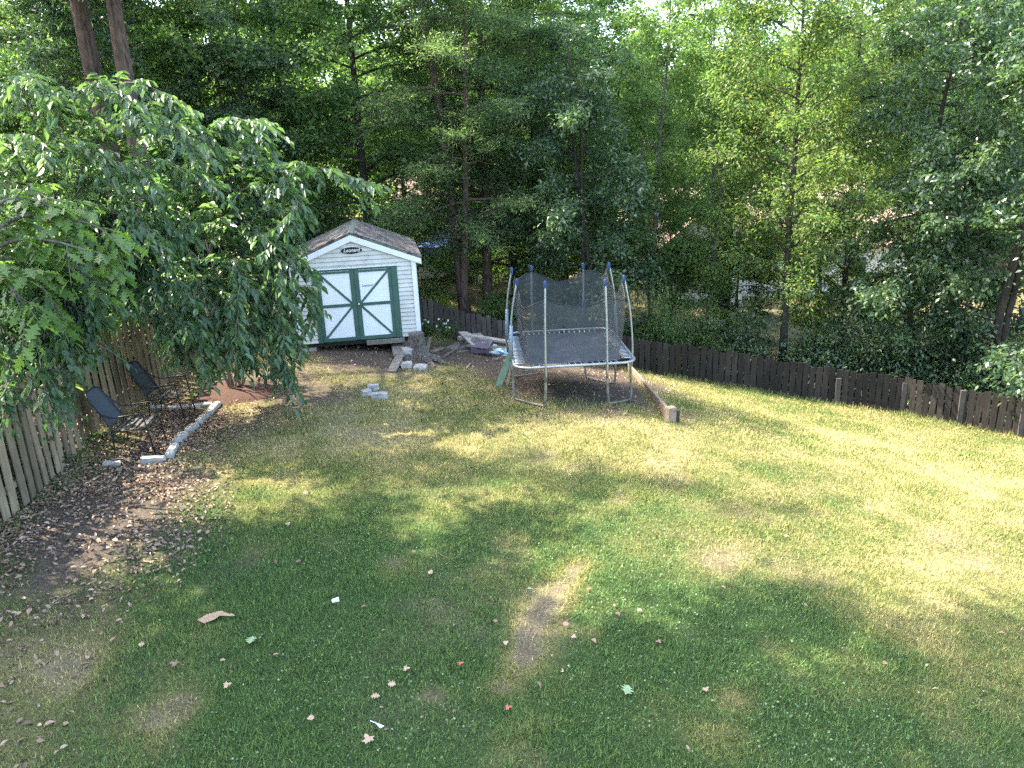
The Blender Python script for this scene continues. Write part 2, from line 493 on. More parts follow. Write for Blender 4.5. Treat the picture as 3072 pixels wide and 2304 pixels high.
def covers(x, y):
    """dry (0 green .. 1 straw), dirt (0 turf .. 1 bare)"""
    n1 = vnoise(x, y, 2.6, 1, 4)
    n2 = vnoise(x, y, .55, 2, 3)
    n3 = vnoise(x, y, 1.2, 3, 3)
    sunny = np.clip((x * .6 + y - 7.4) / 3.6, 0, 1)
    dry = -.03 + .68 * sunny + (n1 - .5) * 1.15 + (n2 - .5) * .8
    dry += .25 * np.clip((-x - 2.0) / 3, 0, 1)
    dirt = np.zeros(len(x))
    j = (n3 - .5) * 1.6 + (n2 - .5) * .8
    dirt = np.maximum(dirt, np.clip(poly_mask(x, y, LITTER, .9) * 1.25 + j * .7, 0, 1) * .95)
    dirt = np.maximum(dirt, np.clip(poly_mask(x, y, SOIL_L, 1.4) * 1.1 + j * .8, 0, 1) * .5)
    dry += poly_mask(x, y, SOIL_L, 1.4) * .55
    dirt = np.maximum(dirt, np.clip(poly_mask(x, y, DIRT_S, 1.0) * 1.3 + j * .7, 0, 1))
    dirt = np.maximum(dirt, np.clip(poly_mask(x, y, DIRT_T, .8) * 1.2 + j * .7, 0, 1) * .9)
    for s in STRIPS:
        for a, b in zip(s, s[1:]):
            ab = np.array((b.x - a.x, b.y - a.y))
            tt = np.clip(((x - a.x) * ab[0] + (y - a.y) * ab[1]) / (ab @ ab), 0, 1)
            d = np.hypot(x - a.x - tt * ab[0], y - a.y - tt * ab[1])
            dirt = np.maximum(dirt, np.clip(1.1 - d / .125 + j * 1.5, 0, .72))
            dry += np.clip(1.2 - d / .35, 0, 1) * .7
    for p, r in SPOTS:
        d = np.hypot(x - p.x, y - p.y)
        dirt = np.maximum(dirt, np.clip(.75 - d / (r * .6) + j * 1.2, 0, .62))
        dry += np.clip(1 - d / r, 0, 1) * .5
    lx = np.interp(y, [v.y for v in FENCE_L], [v.x for v in FENCE_L])
    dirt = np.maximum(dirt, np.clip((lx - x) * 2 + .6, 0, 1) * np.clip((22 - y), 0, 1))
    back = poly_mask(x, y, BACKL, .4)
    dirt = np.maximum(dirt, back * np.clip(.9 - (n1 - .5) * 3 - np.clip((y - 27) / 5, 0, .6), 0, 1))
    return np.clip(dry, 0, 1), np.clip(dirt, 0, 1)

def axis(a, b, step, lo, hi):
    core = list(np.arange(a, b + 1e-6, step))
    s, v, left = step, a, []
    while v > lo:
        s *= 1.22
        v -= s
        left.append(v)
    s, v, right = step, b, []
    while v < hi:
        s *= 1.22
        v += s
        right.append(v)
    return np.array(left[::-1] + core + right)
xs, ys = axis(-12, 17, .13, -900, 900), axis(3.2, 27, .13, -900, 1500)
XX, YY = np.meshgrid(xs, ys)
gx, gy = XX.ravel(), YY.ravel()
gz = height(gx, gy)
dry, dirt = covers(gx, gy)
gz = gz + (vnoise(gx, gy, .5, 7, 2) - .5) * .05 * np.clip(2 - np.abs(gx) / 20, 0, 1)
nx, ny = len(xs), len(ys)
ii = (np.arange(ny - 1)[:, None] * nx + np.arange(nx - 1)[None]).ravel()
quads = np.stack([ii, ii + 1, ii + nx + 1, ii + nx], 1).ravel()
t = NT('ground_cover', .95, .08)
co = t.coords()
f1, f2 = t.noise(45, 5, .7, co), t.noise(7, 4, .6, co)
turf = t.ramp(t.attr('dry'), [(0, (.038, .062, .02)), (.5, (.135, .125, .045)), (1, (.25, .21, .10))])
soil = t.ramp(f1, [(.25, (.032, .024, .018)), (.5, (.082, .062, .047)), (.75, (.18, .142, .11))])
col = t.mix(t.attr('dirt'), turf, soil)
col = t.mix(1, col, t.ramp(f1, [(.25, (.55, .55, .55)), (.75, (1.3, 1.3, 1.3))]), 'MULTIPLY')
col = t.mix(1, col, t.ramp(f2, [(.3, (.8, .8, .8)), (.7, (1.15, 1.15, 1.15))]), 'MULTIPLY')
t.base(col).bump(f1, .6, .02)
ground = array_mesh('ground', np.c_[gx, gy, gz], quads, 4, t.m, None, {'dry': ('POINT', dry), 'dirt': ('POINT', dirt)}, True)
tag(ground, 'sloping back yard of patchy lawn and bare soil', 'ground', kind='structure')
_rngh = np.random.default_rng(77)
def gheight(x, y):
    return height(x, y) + (vnoise(np.asarray(x, float), np.asarray(y, float), .5, 7, 2) - .5) * .05

# grass blades
def blades(seed, x0, x1, y0, y1, per, L, W):
    rng = np.random.default_rng(seed)
    n = int((x1 - x0) * (y1 - y0) * per)
    x, y = rng.uniform(x0, x1, n), rng.uniform(y0, y1, n)
    # in view only
    v = np.array(CROT.transposed()) @ np.stack([x, y, height(x, y) - CAMZ])
    ok = (np.abs(v[0] / -v[2]) < .72) & (v[1] / -v[2] > -.56)
    lx = np.interp(y, [q.y for q in FENCE_L], [q.x for q in FENCE_L])
    ry = np.interp(x, [q.x for q in FENCE_R], [q.y for q in FENCE_R])
    ok &= (x > lx + .1) & (y < ry + .3)
    x, y = x[ok], y[ok]
    dry, dirt = covers(x, y)
    thin = vnoise(x, y, .35, 12, 2)
    keep = rng.random(len(x)) > np.clip(dirt * 1.12 - .04 + np.clip(dry - .7, 0, 1) * .5, 0, .985)
    keep &= rng.random(len(x)) < .55 + thin * .9
    x, y, dry = x[keep], y[keep], dry[keep]
    n = len(x)
    z = gheight(x, y)
    cl = vnoise(x, y, .5, 13, 3)
    l = L * rng.uniform(.5, 1.35, n) * (.45 + 1.15 * cl)
    a = rng.uniform(0, 2 * math.pi, n)
    lean = rng.uniform(.1, 1.25, n)
    w = W * rng.uniform(.7, 1.3, n)
    dx, dy = np.cos(a), np.sin(a)
    base = np.stack([x, y, z - .004], 1)
    side = np.stack([-dy, dx, 0 * x], 1) * w[:, None] * .5
    tip = base + np.stack([dx * np.sin(lean), dy * np.sin(lean), np.cos(lean)], 1) * l[:, None]
    V = np.stack([base - side, base + side, tip], 1).reshape(-1, 3)
    d = np.clip(dry + rng.normal(0, .20, n), 0, 1)
    return V, d, rng.random(n)
parts = [blades(1, -7, 7, 4.6, 8.5, 5200, .052, .0085), blades(2, -8, 10, 8.5, 13, 3300, .055, .011), blades(3, -9, 17, 13, 24.5, 1700, .06, .016)]
def tufts(seed, cx, cy, per, rad, L, W):        # longer unmown tufts
    rng = np.random.default_rng(seed)
    n = len(cx) * per
    x = np.repeat(cx, per) + rng.normal(0, rad, n)
    y = np.repeat(cy, per) + rng.normal(0, rad, n)
    z = gheight(x, y)
    a = rng.uniform(0, 2 * math.pi, n)
    lean = rng.uniform(.1, 1.1, n)
    l = L * rng.uniform(.5, 1.3, n)
    base = np.stack([x, y, z - .004], 1)
    side = np.stack([-np.sin(a), np.cos(a), 0 * x], 1) * (W * rng.uniform(.7, 1.3, n))[:, None] * .5
    tip = base + np.stack([np.cos(a) * np.sin(lean), np.sin(a) * np.sin(lean), np.cos(lean)], 1) * l[:, None]
    dry, _ = covers(x, y)
    return np.stack([base - side, base + side, tip], 1).reshape(-1, 3), np.clip(np.repeat(rng.normal(0, .16, len(cx)), per) + dry * .8 + rng.normal(0, .12, n), 0, 1), np.clip(rng.random(n) * .7 + np.repeat(rng.random(len(cx)), per) * .35, 0, 1)
_r = np.random.default_rng(3)
tcx, tcy = _r.uniform(-5, 8, 1500), _r.uniform(5, 13, 1500)
tk = (covers(tcx, tcy)[1] < .35) & (vnoise(tcx, tcy, .9, 51, 2) > .5)
fxx = _r.uniform(2.6, 14, 420)
fyy = np.interp(fxx, [q.x for q in FENCE_R], [q.y for q in FENCE_R]) - np.abs(_r.normal(.05, .12, 420))
lyy = _r.uniform(6, 15, 160)
lxx = np.interp(lyy, [q.y for q in FENCE_L], [q.x for q in FENCE_L]) + np.abs(_r.normal(.12, .15, 160))
ta, tb_ = G(1894, 1122), G(2000, 1262)
kk = _r.uniform(-.3, 1.1, 60)
mx, my = ta.x + (tb_.x - ta.x) * kk + _r.normal(0, .1, 60), ta.y + (tb_.y - ta.y) * kk + _r.normal(0, .1, 60)
mm = _r.uniform(-.1, 2.6, 70)
parts += [tufts(61, tcx[tk], tcy[tk], 16, .05, .085, .009), tufts(62, fxx, fyy, 14, .06, .15, .016), tufts(63, lxx, lyy, 14, .05, .13, .011), tufts(64, mx, my, 14, .05, .13, .013), tufts(65, mm, 14.35 + _r.normal(0, .25, 70), 14, .06, .12, .013)]
t = NT('grass_blade', .6, .25)
dcol = t.ramp(t.attr('dry'), [(0, (.082, .155, .043)), (.35, (.15, .20, .056)), (.62, (.225, .222, .075)), (1, (.40, .335, .16))])
dcol = t.mix(1, dcol, t.ramp(t.attr('tint'), [(0, (.28, .31, .28)), (.55, (1.0, 1.0, 1.0)), (.9, (1.5, 1.45, 1.3)), (1, (2.3, 2.1, 1.8))]), 'MULTIPLY')
t.base(dcol)
tr = t.node('ShaderNodeBsdfTranslucent')
t.link(t.mix(1, dcol, (1.5, 1.5, .9), 'MULTIPLY'), tr.inputs[0])
ms = t.node('ShaderNodeMixShader')
ms.inputs[0].default_value = .3
t.link(t.b.outputs[0], ms.inputs[1])
t.link(tr.outputs[0], ms.inputs[2])
t.link(ms.outputs[0], t.out.inputs[0])
V = np.concatenate([p[0] for p in parts])
g = array_mesh('grass', V, np.arange(len(V)), 3, t.m, None, {'dry': ('FACE', np.concatenate([p[1] for p in parts])), 'tint': ('FACE', np.concatenate([p[2] for p in parts]))})
tag(g, 'mown lawn of mixed green and straw coloured grass', 'grass', kind='stuff')
print('grass blades', len(V) // 3)

# ------------------------------------------------------------------ leaves as arrays
T_QUAD = (np.array([(0, 0, 0), (.45, .5, .10), (1, 0, 0), (.45, -.5, .10)]), [(0, 1, 2, 3)])
T_LEAF = (np.array([(0, 0, 0), (.22, .40, .10), (.58, .44, .12), (1, 0, -.18), (.58, -.44, .12), (.22, -.40, .10)]), [(0, 1, 2, 3), (0, 3, 4, 5)])
_half = [(.16, .16), (.26, .40), (.36, .16), (.48, .58), (.60, .18), (.72, .46), (.80, .16)]
_o = [(0, .03)] + _half + [(1, 0)] + [(a, -b) for a, b in _half[::-1]] + [(0, -.03)]
T_OAK = (np.array([(a, b, .08 * abs(b) - .12 * a * a) for a, b in _o]), [tuple(range(len(_o)))])
_half = [(.10, .10), (-.02, .42), (.22, .36), (.36, .62), (.46, .34), (.56, .16), (.74, .22)]
_o = [(0, 0)] + _half + [(1, 0)] + [(a, -b) for a, b in _half[::-1]]
T_MAPLE = (np.array([(a, b, .05 * abs(b)) for a, b in _o]), [tuple(range(len(_o)))])
def unit(v):
    return v / np.maximum(np.linalg.norm(v, axis=-1, keepdims=True), 1e-9)
def leaf_object(name, P, A, N, L, W, tint, mat, tmpl, parent=None):
    A = unit(A)
    Sd = unit(np.cross(N, A))
    Nn = np.cross(A, Sd)
    tv, tf = tmpl
    L, W = np.broadcast_to(L, len(P)), np.broadcast_to(W, len(P))
    V = P[:, None] + A[:, None] * (tv[None, :, 0:1] * L[:, None, None]) + Sd[:, None] * (tv[None, :, 1:2] * W[:, None, None]) + Nn[:, None] * (tv[None, :, 2:3] * L[:, None, None])
    k = len(tv)
    F = np.concatenate([(np.arange(len(P))[:, None, None] * k + np.array(f)[None, None]) for f in [tf]], 1)
    return array_mesh(name, V.reshape(-1, 3), F.reshape(-1), len(tf[0]), mat, parent, {'tint': ('FACE', np.repeat(tint, len(tf)))})

# ------------------------------------------------------------------ clover and broad weeds in the turf
rng = np.random.default_rng(15)
x, y = rng.uniform(-5.5, 8, 60000), rng.uniform(4.8, 13, 60000)
dr, di = covers(x, y)
k = rng.random(len(x)) < np.clip((vnoise(x, y, 1.1, 41, 3) - .52) * 1.6, .015, .22) * np.clip(1.1 - dr * 1.3, 0, 1) * (1 - di)
x, y = x[k], y[k]
n = len(x)
a = rng.uniform(0, 6.28, n)
L = rng.uniform(.012, .03, n)
tcl = NT('clover_leaf', .55, .4)
tcl.base(tcl.ramp(tcl.attr('tint'), [(0, (.06, .115, .04)), (.7, (.11, .175, .07)), (1, (.20, .26, .13))]))
cl = leaf_object('clover', np.c_[x, y, gheight(x, y) + rng.uniform(.015, .055, n)], np.c_[np.cos(a), np.sin(a), rng.normal(.1, .3, n)], np.c_[rng.normal(0, .4, n), rng.normal(0, .4, n), np.ones(n)], L, L * .8, rng.random(n), tcl.m, T_QUAD)
tag(cl, 'patches of clover and small round leaved weeds in the front lawn', 'clover', kind='stuff')

# ------------------------------------------------------------------ dry leaf litter
rng = np.random.default_rng(5)
def scatter(n, pts, soft, power=1):
    P = np.asarray(pts)
    x, y = rng.uniform(P[:, 0].min() - 1, P[:, 0].max() + 1, n), rng.uniform(P[:, 1].min() - 1, P[:, 1].max() + 1, n)
    m = poly_mask(x, y, P, soft) * np.clip(vnoise(x, y, .9, 21, 3) * 2.4 - .45, 0, 1) ** power
    k = rng.random(n) < m
    return x[k], y[k]
sx, sy = [], []
for n, p, so in ((52000, LITTER, .9), (6000, DIRT_S, .8), (1500, DIRT_T, .6), (3500, SOIL_L, .6)):
    a, b = scatter(n, p, so)
    sx.append(a)
    sy.append(b)
# drift along the left fence and the sprinkle over the lawn
q = rng.uniform(0, 1, 2600)
yy = 6.5 + q * 11
sx.append(np.interp(yy, [v.y for v in FENCE_L], [v.x for v in FENCE_L]) + .05 + np.abs(rng.normal(0, .28, 2600)))
sy.append(yy)
yy = rng.uniform(6, 20, 3500)
sx.append(np.interp(yy, [v.y for v in FENCE_L], [v.x for v in FENCE_L]) - rng.uniform(.1, 4, 3500))
sy.append(yy)
xx = rng.uniform(3.5, 14, 500)
sx.append(xx)
sy.append(np.interp(xx, [v.x for v in FENCE_R], [v.y for v in FENCE_R]) - np.abs(rng.normal(.1, .2, 500)))
sx.append(rng.uniform(-5, 9, 260))
sy.append(rng.uniform(5.3, 17, 260))
sx, sy = np.concatenate(sx), np.concatenate(sy)
n = len(sx)
P = np.c_[sx, sy, gheight(sx, sy) + rng.uniform(.008, .04, n)]
a = rng.uniform(0, 2 * math.pi, n)
A = np.c_[np.cos(a), np.sin(a), rng.normal(0, .3, n)]
N = np.c_[rng.normal(0, .55, n), rng.normal(0, .55, n), np.ones(n)]
L = .028 + .085 * rng.beta(1.3, 2.6, n)
lit = leaf_object('leaf_litter', P, A, N, L, L * rng.uniform(.35, .6, n), np.clip(rng.beta(1.6, 1.9, n), 0, 1), M['litter'], T_LEAF)
tag(lit, 'dry brown leaves blown over the bare soil along the left fence', 'leaf litter', kind='stuff')

# ------------------------------------------------------------------ single fallen leaves and scraps that can be told apart
def single_leaf(px, py, size, tmpl, mat, name, label, cat='leaf', group=None, seed=0):
    r = np.random.default_rng(seed + int(px))
    p = gd(px, py)
    a = r.uniform(0, 6.28)
    o = leaf_object(name, np.zeros((1, 3)), np.array([[math.cos(a), math.sin(a), .12]]), np.array([[r.normal(0, .25), r.normal(0, .25) - .15, 1.0]]),
                    np.array([size * .55]), np.array([size * .50]), np.array([.5]), mat, tmpl)
    o.location = (p.x, p.y, p.z + .045)
    return tag(o, label, cat, group)
single_leaf(998, 1437, .13, T_MAPLE, M['leaf_red'], 'fallen_maple_leaf', 'red maple leaf lying alone on the shaded front lawn')
single_leaf(1092, 1537, .12, T_MAPLE, M['leaf_red'], 'fallen_maple_leaf', 'reddish curled leaf just below the small bald patch in front lawn')
single_leaf(1268, 1278, .10, T_MAPLE, M['leaf_red'], 'fallen_maple_leaf', 'small reddish leaf just right of the bare soil strip')
single_leaf(1358, 1488, .26, T_OAK, M['leaf_fresh'], 'fallen_oak_leaf', 'pale green oak leaf lying on the right of the front lawn')
single_leaf(540, 1398, .24, T_OAK, M['leaf_fresh'], 'fallen_oak_leaf', 'pale green lobed oak leaf lying below the cardboard scrap')
single_leaf(1150, 1280, .14, T_LEAF, M['leaf_fresh'], 'fallen_leaf', 'pale green leaf left of the bare soil strip')
single_leaf(800, 1612, .20, T_MAPLE, M['leaf_tan'], 'fallen_oak_leaf', 'large tan leaf nearest the bottom edge of the lawn')
single_leaf(838, 1485, .16, T_OAK, M['leaf_tan'], 'fallen_oak_leaf', 'upright tan oak leaf, upper one of a close pair')
single_leaf(822, 1512, .17, T_OAK, M['leaf_tan'], 'fallen_oak_leaf', 'flat tan oak leaf, lower one of a close pair')
single_leaf(484, 1490, .15, T_MAPLE, M['leaf_tan'], 'fallen_maple_leaf', 'star shaped tan leaf below the cardboard scrap on the left lawn')
single_leaf(384, 1443, .15, T_MAPLE, M['leaf_brown'], 'fallen_maple_leaf', 'greyish brown star shaped leaf on the left lawn')
single_leaf(872, 1452, .13, T_MAPLE, M['leaf_tan'], 'fallen_maple_leaf', 'pale star shaped leaf left of the red maple leaf')
single_leaf(1094, 1392, .13, T_LEAF, M['leaf_tan'], 'fallen_leaf', 'narrow tan leaf left of the bare strip bottom end')
single_leaf(1068, 1345, .12, T_OAK, M['leaf_brown'], 'fallen_oak_leaf', 'reddish brown leaf left of the bare soil strip middle')
for k, (x, y) in enumerate([(230, 1190), (640, 1220), (620, 1140), (705, 1010), (655, 1070), (560, 1000), (680, 1560), (1230, 1355), (1236, 1380), (1330, 1330), (1386, 1327), (1420, 1390),
                            (935, 1245), (890, 1200), (1520, 1500), (1905, 1440), (300, 1400)]):
    single_leaf(x, y, .11 + .04 * ((k * 7) % 5) / 5, [T_LEAF, T_OAK, T_MAPLE][k % 3], M[['leaf_tan', 'leaf_brown'][k % 2]], 'fallen_leaf', 'small dry tan or brown leaf scattered on the lawn', 'leaf', 'dry leaves scattered over the lawn', k)
# cardboard scrap, paper cup and rag
p = gd(470, 1340)
mb = MB()
pts = [(-.28, -.10), (-.20, .07), (-.02, .15), (.06, .10), (.27, .02), (.05, .0), (-.02, -.06), (-.16, -.14)]
mb.prism([(a, b, .03 + .05 * max(0, b) + .02 * math.sin(a * 14)) for a, b in pts], (0, 0, .006))
o = mb.build('cardboard_scrap', M['cardboard'], loc=(p.x, p.y, p.z + .015))
o.scale = (.68, .68, 1)
tag(o, 'torn flat piece of brown cardboard lying on the left lawn', 'cardboard')
p = gd(718, 1307)
mb = MB()
mb.tube([(0, 0, .03), (.075, .03, .035)], [.022, .030], 12)
o = mb.build('paper_cup', M['paper'], None, True, 0, (p.x, p.y, p.z + .02))
tag(o, 'small white paper cup lying on its side in the green grass', 'cup')
p = gd(815, 1568)
mb = MB()
mb.add([(-.10, .07, .05), (.11, -.10, .03), (.04, -.12, .02), (-.02, -.06, .07), (-.105, .06, .045)], [(0, 1, 3), (1, 2, 3), (0, 3, 4)])
o = mb.build('paper_scrap', M['paper'], loc=(p.x, p.y, p.z + .01))
o.scale = (.55, .55, .7)
o.rotation_euler = (0, 0, .25)
tag(o, 'folded white paper scrap near the bottom of the lawn', 'paper')
M['purple'] = simple('purplish_board', (.05, .042, .052), (.13, .11, .13), 8, .7, .1)
# ------------------------------------------------------------------ garden shed
SW, SD, SH, SP = 2.98, 3.9, 2.0, .60        # width, depth, wall height, rise of the gable
c = D(1082, 1019, 19.1)
SH_Z = c.z
shed = empty('garden_shed', 'cream sided garden shed with double barn doors and mossy shingle roof', 'shed', c, R(9))
def gable(z):                                  # half width of the wall at a height
    return SW / 2 if z <= SH else SW / 2 * (1 - (z - SH) / SP)
def lap(half0, half1, z0, z1, y, x0=None, x1=None):   # one lapped siding course facing -Y
    a0, b0 = (-half0, half0) if x0 is None else (x0, x1)
    a1, b1 = (-half1, half1) if x0 is None else (x0, x1)
    zt_ = z1 - .024
    return [(a0, y - .034, z0), (b0, y - .034, z0), (b1, y - .018, zt_), (a1, y - .018, zt_), (a0, y + .004, z0), (b0, y + .004, z0), (b1, y + .004, zt_), (a1, y + .004, zt_)]
DX0, DX1, DZ1 = -1.02, 1.05, 1.80              # door opening
mb = MB()
st = .105
z = 0.0
while z < SH + SP - .05:
    z1 = min(z + st, SH + SP - .01)
    segs = [(None, None)] if z >= DZ1 + .02 else [(-SW / 2, DX0), (DX1, SW / 2)]
    for a, b in segs:
        v = lap(gable(z), gable(z1), z, z1, 0, a, b)
        mb.add(v, [(0, 1, 2, 3), (1, 0, 4, 5), (3, 2, 6, 7)])
    z += st
mb.prism([(-SW / 2, .004, 0), (SW / 2, .004, 0), (SW / 2, .004, SH), (0, .004, SH + SP - .01), (-SW / 2, .004, SH)], (0, .05, 0))
mb.build('wall', M['siding'], shed)
for sx_ in (-1, 1):
    mb = MB()
    z = 0
    while z < SH - .02:
        z1 = min(z + st, SH)
        X = sx_ * SW / 2
        v = [(X + sx_ * .022, 0, z), (X + sx_ * .022, SD, z), (X + sx_ * .004, SD, z1), (X + sx_ * .004, 0, z1)]
        mb.add(v, [(0, 1, 2, 3) if sx_ > 0 else (3, 2, 1, 0)])
        z += st
    mb.box((sx_ * (SW / 2 - .028), SD / 2 + .03, SH / 2), (.05, SD - .06, SH))
    mb.build('wall', M['siding'], shed)
mb = MB()
mb.prism([(-SW / 2, SD - .05, 0), (SW / 2, SD - .05, 0), (SW / 2, SD - .05, SH), (0, SD - .05, SH + SP - .01), (-SW / 2, SD - .05, SH)], (0, .05, 0))
mb.build('wall', M['siding'], shed)
MB().box((0, SD / 2, -.06), (SW - .05, SD - .06, .10)).build('floor_frame', M['dark_gap'], shed)
OV, FO = .17, .07                              # eave and front overhangs
sl = SP / (SW / 2)
rf = None
for sx_ in (-1, 1):
    ex = SW / 2 + OV
    ez = SH - OV * sl
    nrm = Vector((sx_ * sl, 0, 1)).normalized()
    a, b = Vector((0, -FO, SH + SP)), Vector((sx_ * ex, -FO, ez))
    mb = MB()
    q = [a, b, b + Vector((0, SD + 2 * FO, 0)), a + Vector((0, SD + 2 * FO, 0))]
    if sx_ > 0: q = q[::-1]
    mb.prism([p + nrm * .012 for p in q], nrm * .05)
    k = 0
    d = (b - a).length
    while k < d / .15 - 1:                     # lapped shingle courses
        p0, p1 = a + (b - a) * (k * .15 / d), a + (b - a) * min(1, (k + 1) * .15 / d)
        w = [p0 + nrm * .066, p1 + nrm * .076, p1 + Vector((0, SD + 2 * FO, 0)) + nrm * .076, p0 + Vector((0, SD + 2 * FO, 0)) + nrm * .066]
        mb.add(w + [p1 + nrm * .06, p1 + Vector((0, SD + 2 * FO, 0)) + nrm * .06], [(0, 1, 2, 3) if sx_ < 0 else (3, 2, 1, 0), (1, 4, 5, 2)])
        k += 1
    o = mb.build('roof', M['shingle'], shed)
    rf = rf or o
    mb = MB()                                  # rake board and eave fascia
    u = (b - a).normalized()
    mb.prism([a + Vector((0, -.012, .006)), b + Vector((0, -.012, .006)), b + Vector((0, -.012, -.125)), a + Vector((0, -.012, -.145))][::sx_], (0, .03, 0))
    mb.build('rake_board', M['white_trim'], shed)
    MB().box((sx_ * (ex - .012), SD / 2 + .01, ez - .06), (.024, SD + 2 * FO - .04, .12)).build('fascia', M['white_trim'], shed)
    mb = MB()                                  # soffit
    mb.prism([Vector((sx_ * (SW / 2 - .01), -FO + .02, SH - .02)), Vector((sx_ * (ex - .026), -FO + .02, ez - .03)), Vector((sx_ * (ex - .026), SD + FO - .02, ez - .03)), Vector((sx_ * (SW / 2 - .01), SD + FO - .02, SH - .02))][::sx_], (0, 0, -.012))
    mb.build('soffit', M['white_trim'], shed)
    MB().box((sx_ * (SW / 2 - .028), -.042, SH / 2 - .02), (.10, .022, SH - .06)).box((sx_ * (SW / 2 + .03), .035, SH / 2 - .02), (.022, .112, SH - .06)).build('corner_board', M['white_trim'], shed)
mb = MB()
mb.prism([(-.14, -FO - .004, SH + SP + .064 - .14 * sl), (0, -FO - .004, SH + SP + .086), (.14, -FO - .004, SH + SP + .064 - .14 * sl), (0, -FO - .004, SH + SP + .05)], (0, SD + 2 * FO + .008, 0))
mb.build('ridge_cap', simple('ridge_moss', (.10, .11, .09), (.19, .205, .165), 9, .9, .4), rf)
# doors
fr = MB()
fr.box((DX0 + .06, -.034, DZ1 / 2), (.12, .04, DZ1)).box((DX1 - .075, -.034, DZ1 / 2), (.15, .04, DZ1)).box(((DX0 + DX1) / 2, -.034, DZ1 - .018), (DX1 - DX0 - .28, .04, .036))
fr.build('door_frame', M['door_green'], shed)
MB().box(((DX0 + DX1) / 2, -.045, DZ1 + .022), (DX1 - DX0 + .06, .05, .03)).build('drip_cap', M['white_trim'], shed)
MB().box(((DX0 + DX1) / 2, -.006, DZ1 / 2), (DX1 - DX0, .01, DZ1)).build('door_recess', M['dark_gap'], shed)
ix0, ix1, zt = DX0 + .125, DX1 - .155, DZ1 - .04
mid = (ix0 + ix1) / 2
def barn_door(x0, x1, flip):
    w = x1 - x0
    dr = MB().box(((x0 + x1) / 2, -.030, zt / 2 + .01), (w, .03, zt - .02)).build('door', M['door_white'], shed)
    y = -.054
    t_ = .018
    s1, s2 = (.075, .105) if not flip else (.105, .075)   # the meeting stiles are the wider ones
    r = MB()
    r.box((x0 + s1 / 2, y, zt / 2 + .01), (s1, t_, zt - .02)).box((x1 - s2 / 2, y, zt / 2 + .01), (s2, t_, zt - .02))
    r.box(((x0 + s1 + x1 - s2) / 2, y, zt - .035), (w - s1 - s2, t_, .055)).box(((x0 + s1 + x1 - s2) / 2, y, .055), (w - s1 - s2, t_, .09))
    r.box(((x0 + s1 + x1 - s2) / 2, y, zt * .515), (w - s1 - s2, t_, .075))
    r.build('door_rail', M['door_green'], dr)
    inner, outer = (x1 - s2, x0 + s1) if not flip else (x0 + s1, x1 - s2)
    br = MB()
    for za, zb in ((zt * .515 + .04, zt - .065), (zt * .515 - .04, .10)):
        a, b = Vector((inner, y + .003, za)), Vector((outer, y + .003, zb))
        dirn = (b - a).normalized()
        n = Vector((dirn.z, 0, -dirn.x)) * .026
        br.prism([a + n, b + n, b - n, a - n] if n.z > 0 else [a - n, b - n, b + n, a + n], (0, -.008, 0))
    br.build('door_brace', M['door_green'], dr)
    return dr
barn_door(ix0, mid - .004, False)
dr = barn_door(mid + .004, ix1, True)
kb = MB()
kb.tube([(mid + .05, -.06, zt * .52), (mid + .05, -.075, zt * .52), (mid + .05, -.085, zt * .52), (mid + .05, -.105, zt * .52), (mid + .05, -.118, zt * .52)], [.03, .014, .026, .034, .018], 12)
kb.build('door_knob', M['brass'], dr, True)
def lettering(text, size, mat, parent, loc, name, depth=.004, fat=.0, shear=.35):
    cu = bpy.data.curves.new(name, 'FONT')
    cu.body = text
    cu.size = size
    cu.shear = shear
    cu.extrude = depth
    cu.offset = fat
    cu.align_x = 'CENTER'
    cu.align_y = 'CENTER'
    cu.space_character = .95
    tmp = bpy.data.objects.new(name, cu)
    COL.objects.link(tmp)
    bpy.context.view_layer.update()
    me = bpy.data.meshes.new_from_object(tmp.evaluated_get(bpy.context.evaluated_depsgraph_get()))
    bpy.data.objects.remove(tmp)
    me.materials.clear()
    me.materials.append(mat)
    o = bpy.data.objects.new(name, me)
    COL.objects.link(o)
    o.parent = parent
    o.rotation_euler = (R(90), 0, 0)
    o.location = loc
    return o
sz = SH + .235
sg = MB()
el = [(.265 * math.cos(a), .088 * math.sin(a)) for a in np.linspace(0, 2 * math.pi, 40, endpoint=False)]
sg.prism([(x, -.026, sz + z) for x, z in el], (0, -.02, 0))
sg = sg.build('name_plate', M['white_trim'], shed)
MB().prism([(x * .965, -.047, sz + z * .92) for x, z in el], (0, -.005, 0)).build('plate_field', M['black_plate'], sg)
lettering('Leonard', .122, M['paper'], sg, (0, -.0555, sz + .005), 'plate_lettering', .002, .0012)
lettering('Leonard', .085, M['black_plate'], dr, (mid + .29, -.0475, zt * .775), 'door_lettering', .001, .0)
MB().box((.62, -.07, -.075), (.95, .10, .115)).build('threshold_board', M['plank_grey'], shed, bevel=.008)
# blocks it stands on
for (x, y) in ((-1.3, .25), (1.25, .5), (-1.3, SD - .3), (1.25, SD - .3)):
    w = shed.matrix_basis @ Vector((x, y, 0))
    gz_ = hz(w.x, w.y) - SH_Z - .05
    if gz_ < -.12:
        MB().box((x, y, (gz_ - .11) / 2), (.38, .38, -.11 - gz_)).build('foundation_block', M['concrete'], shed)

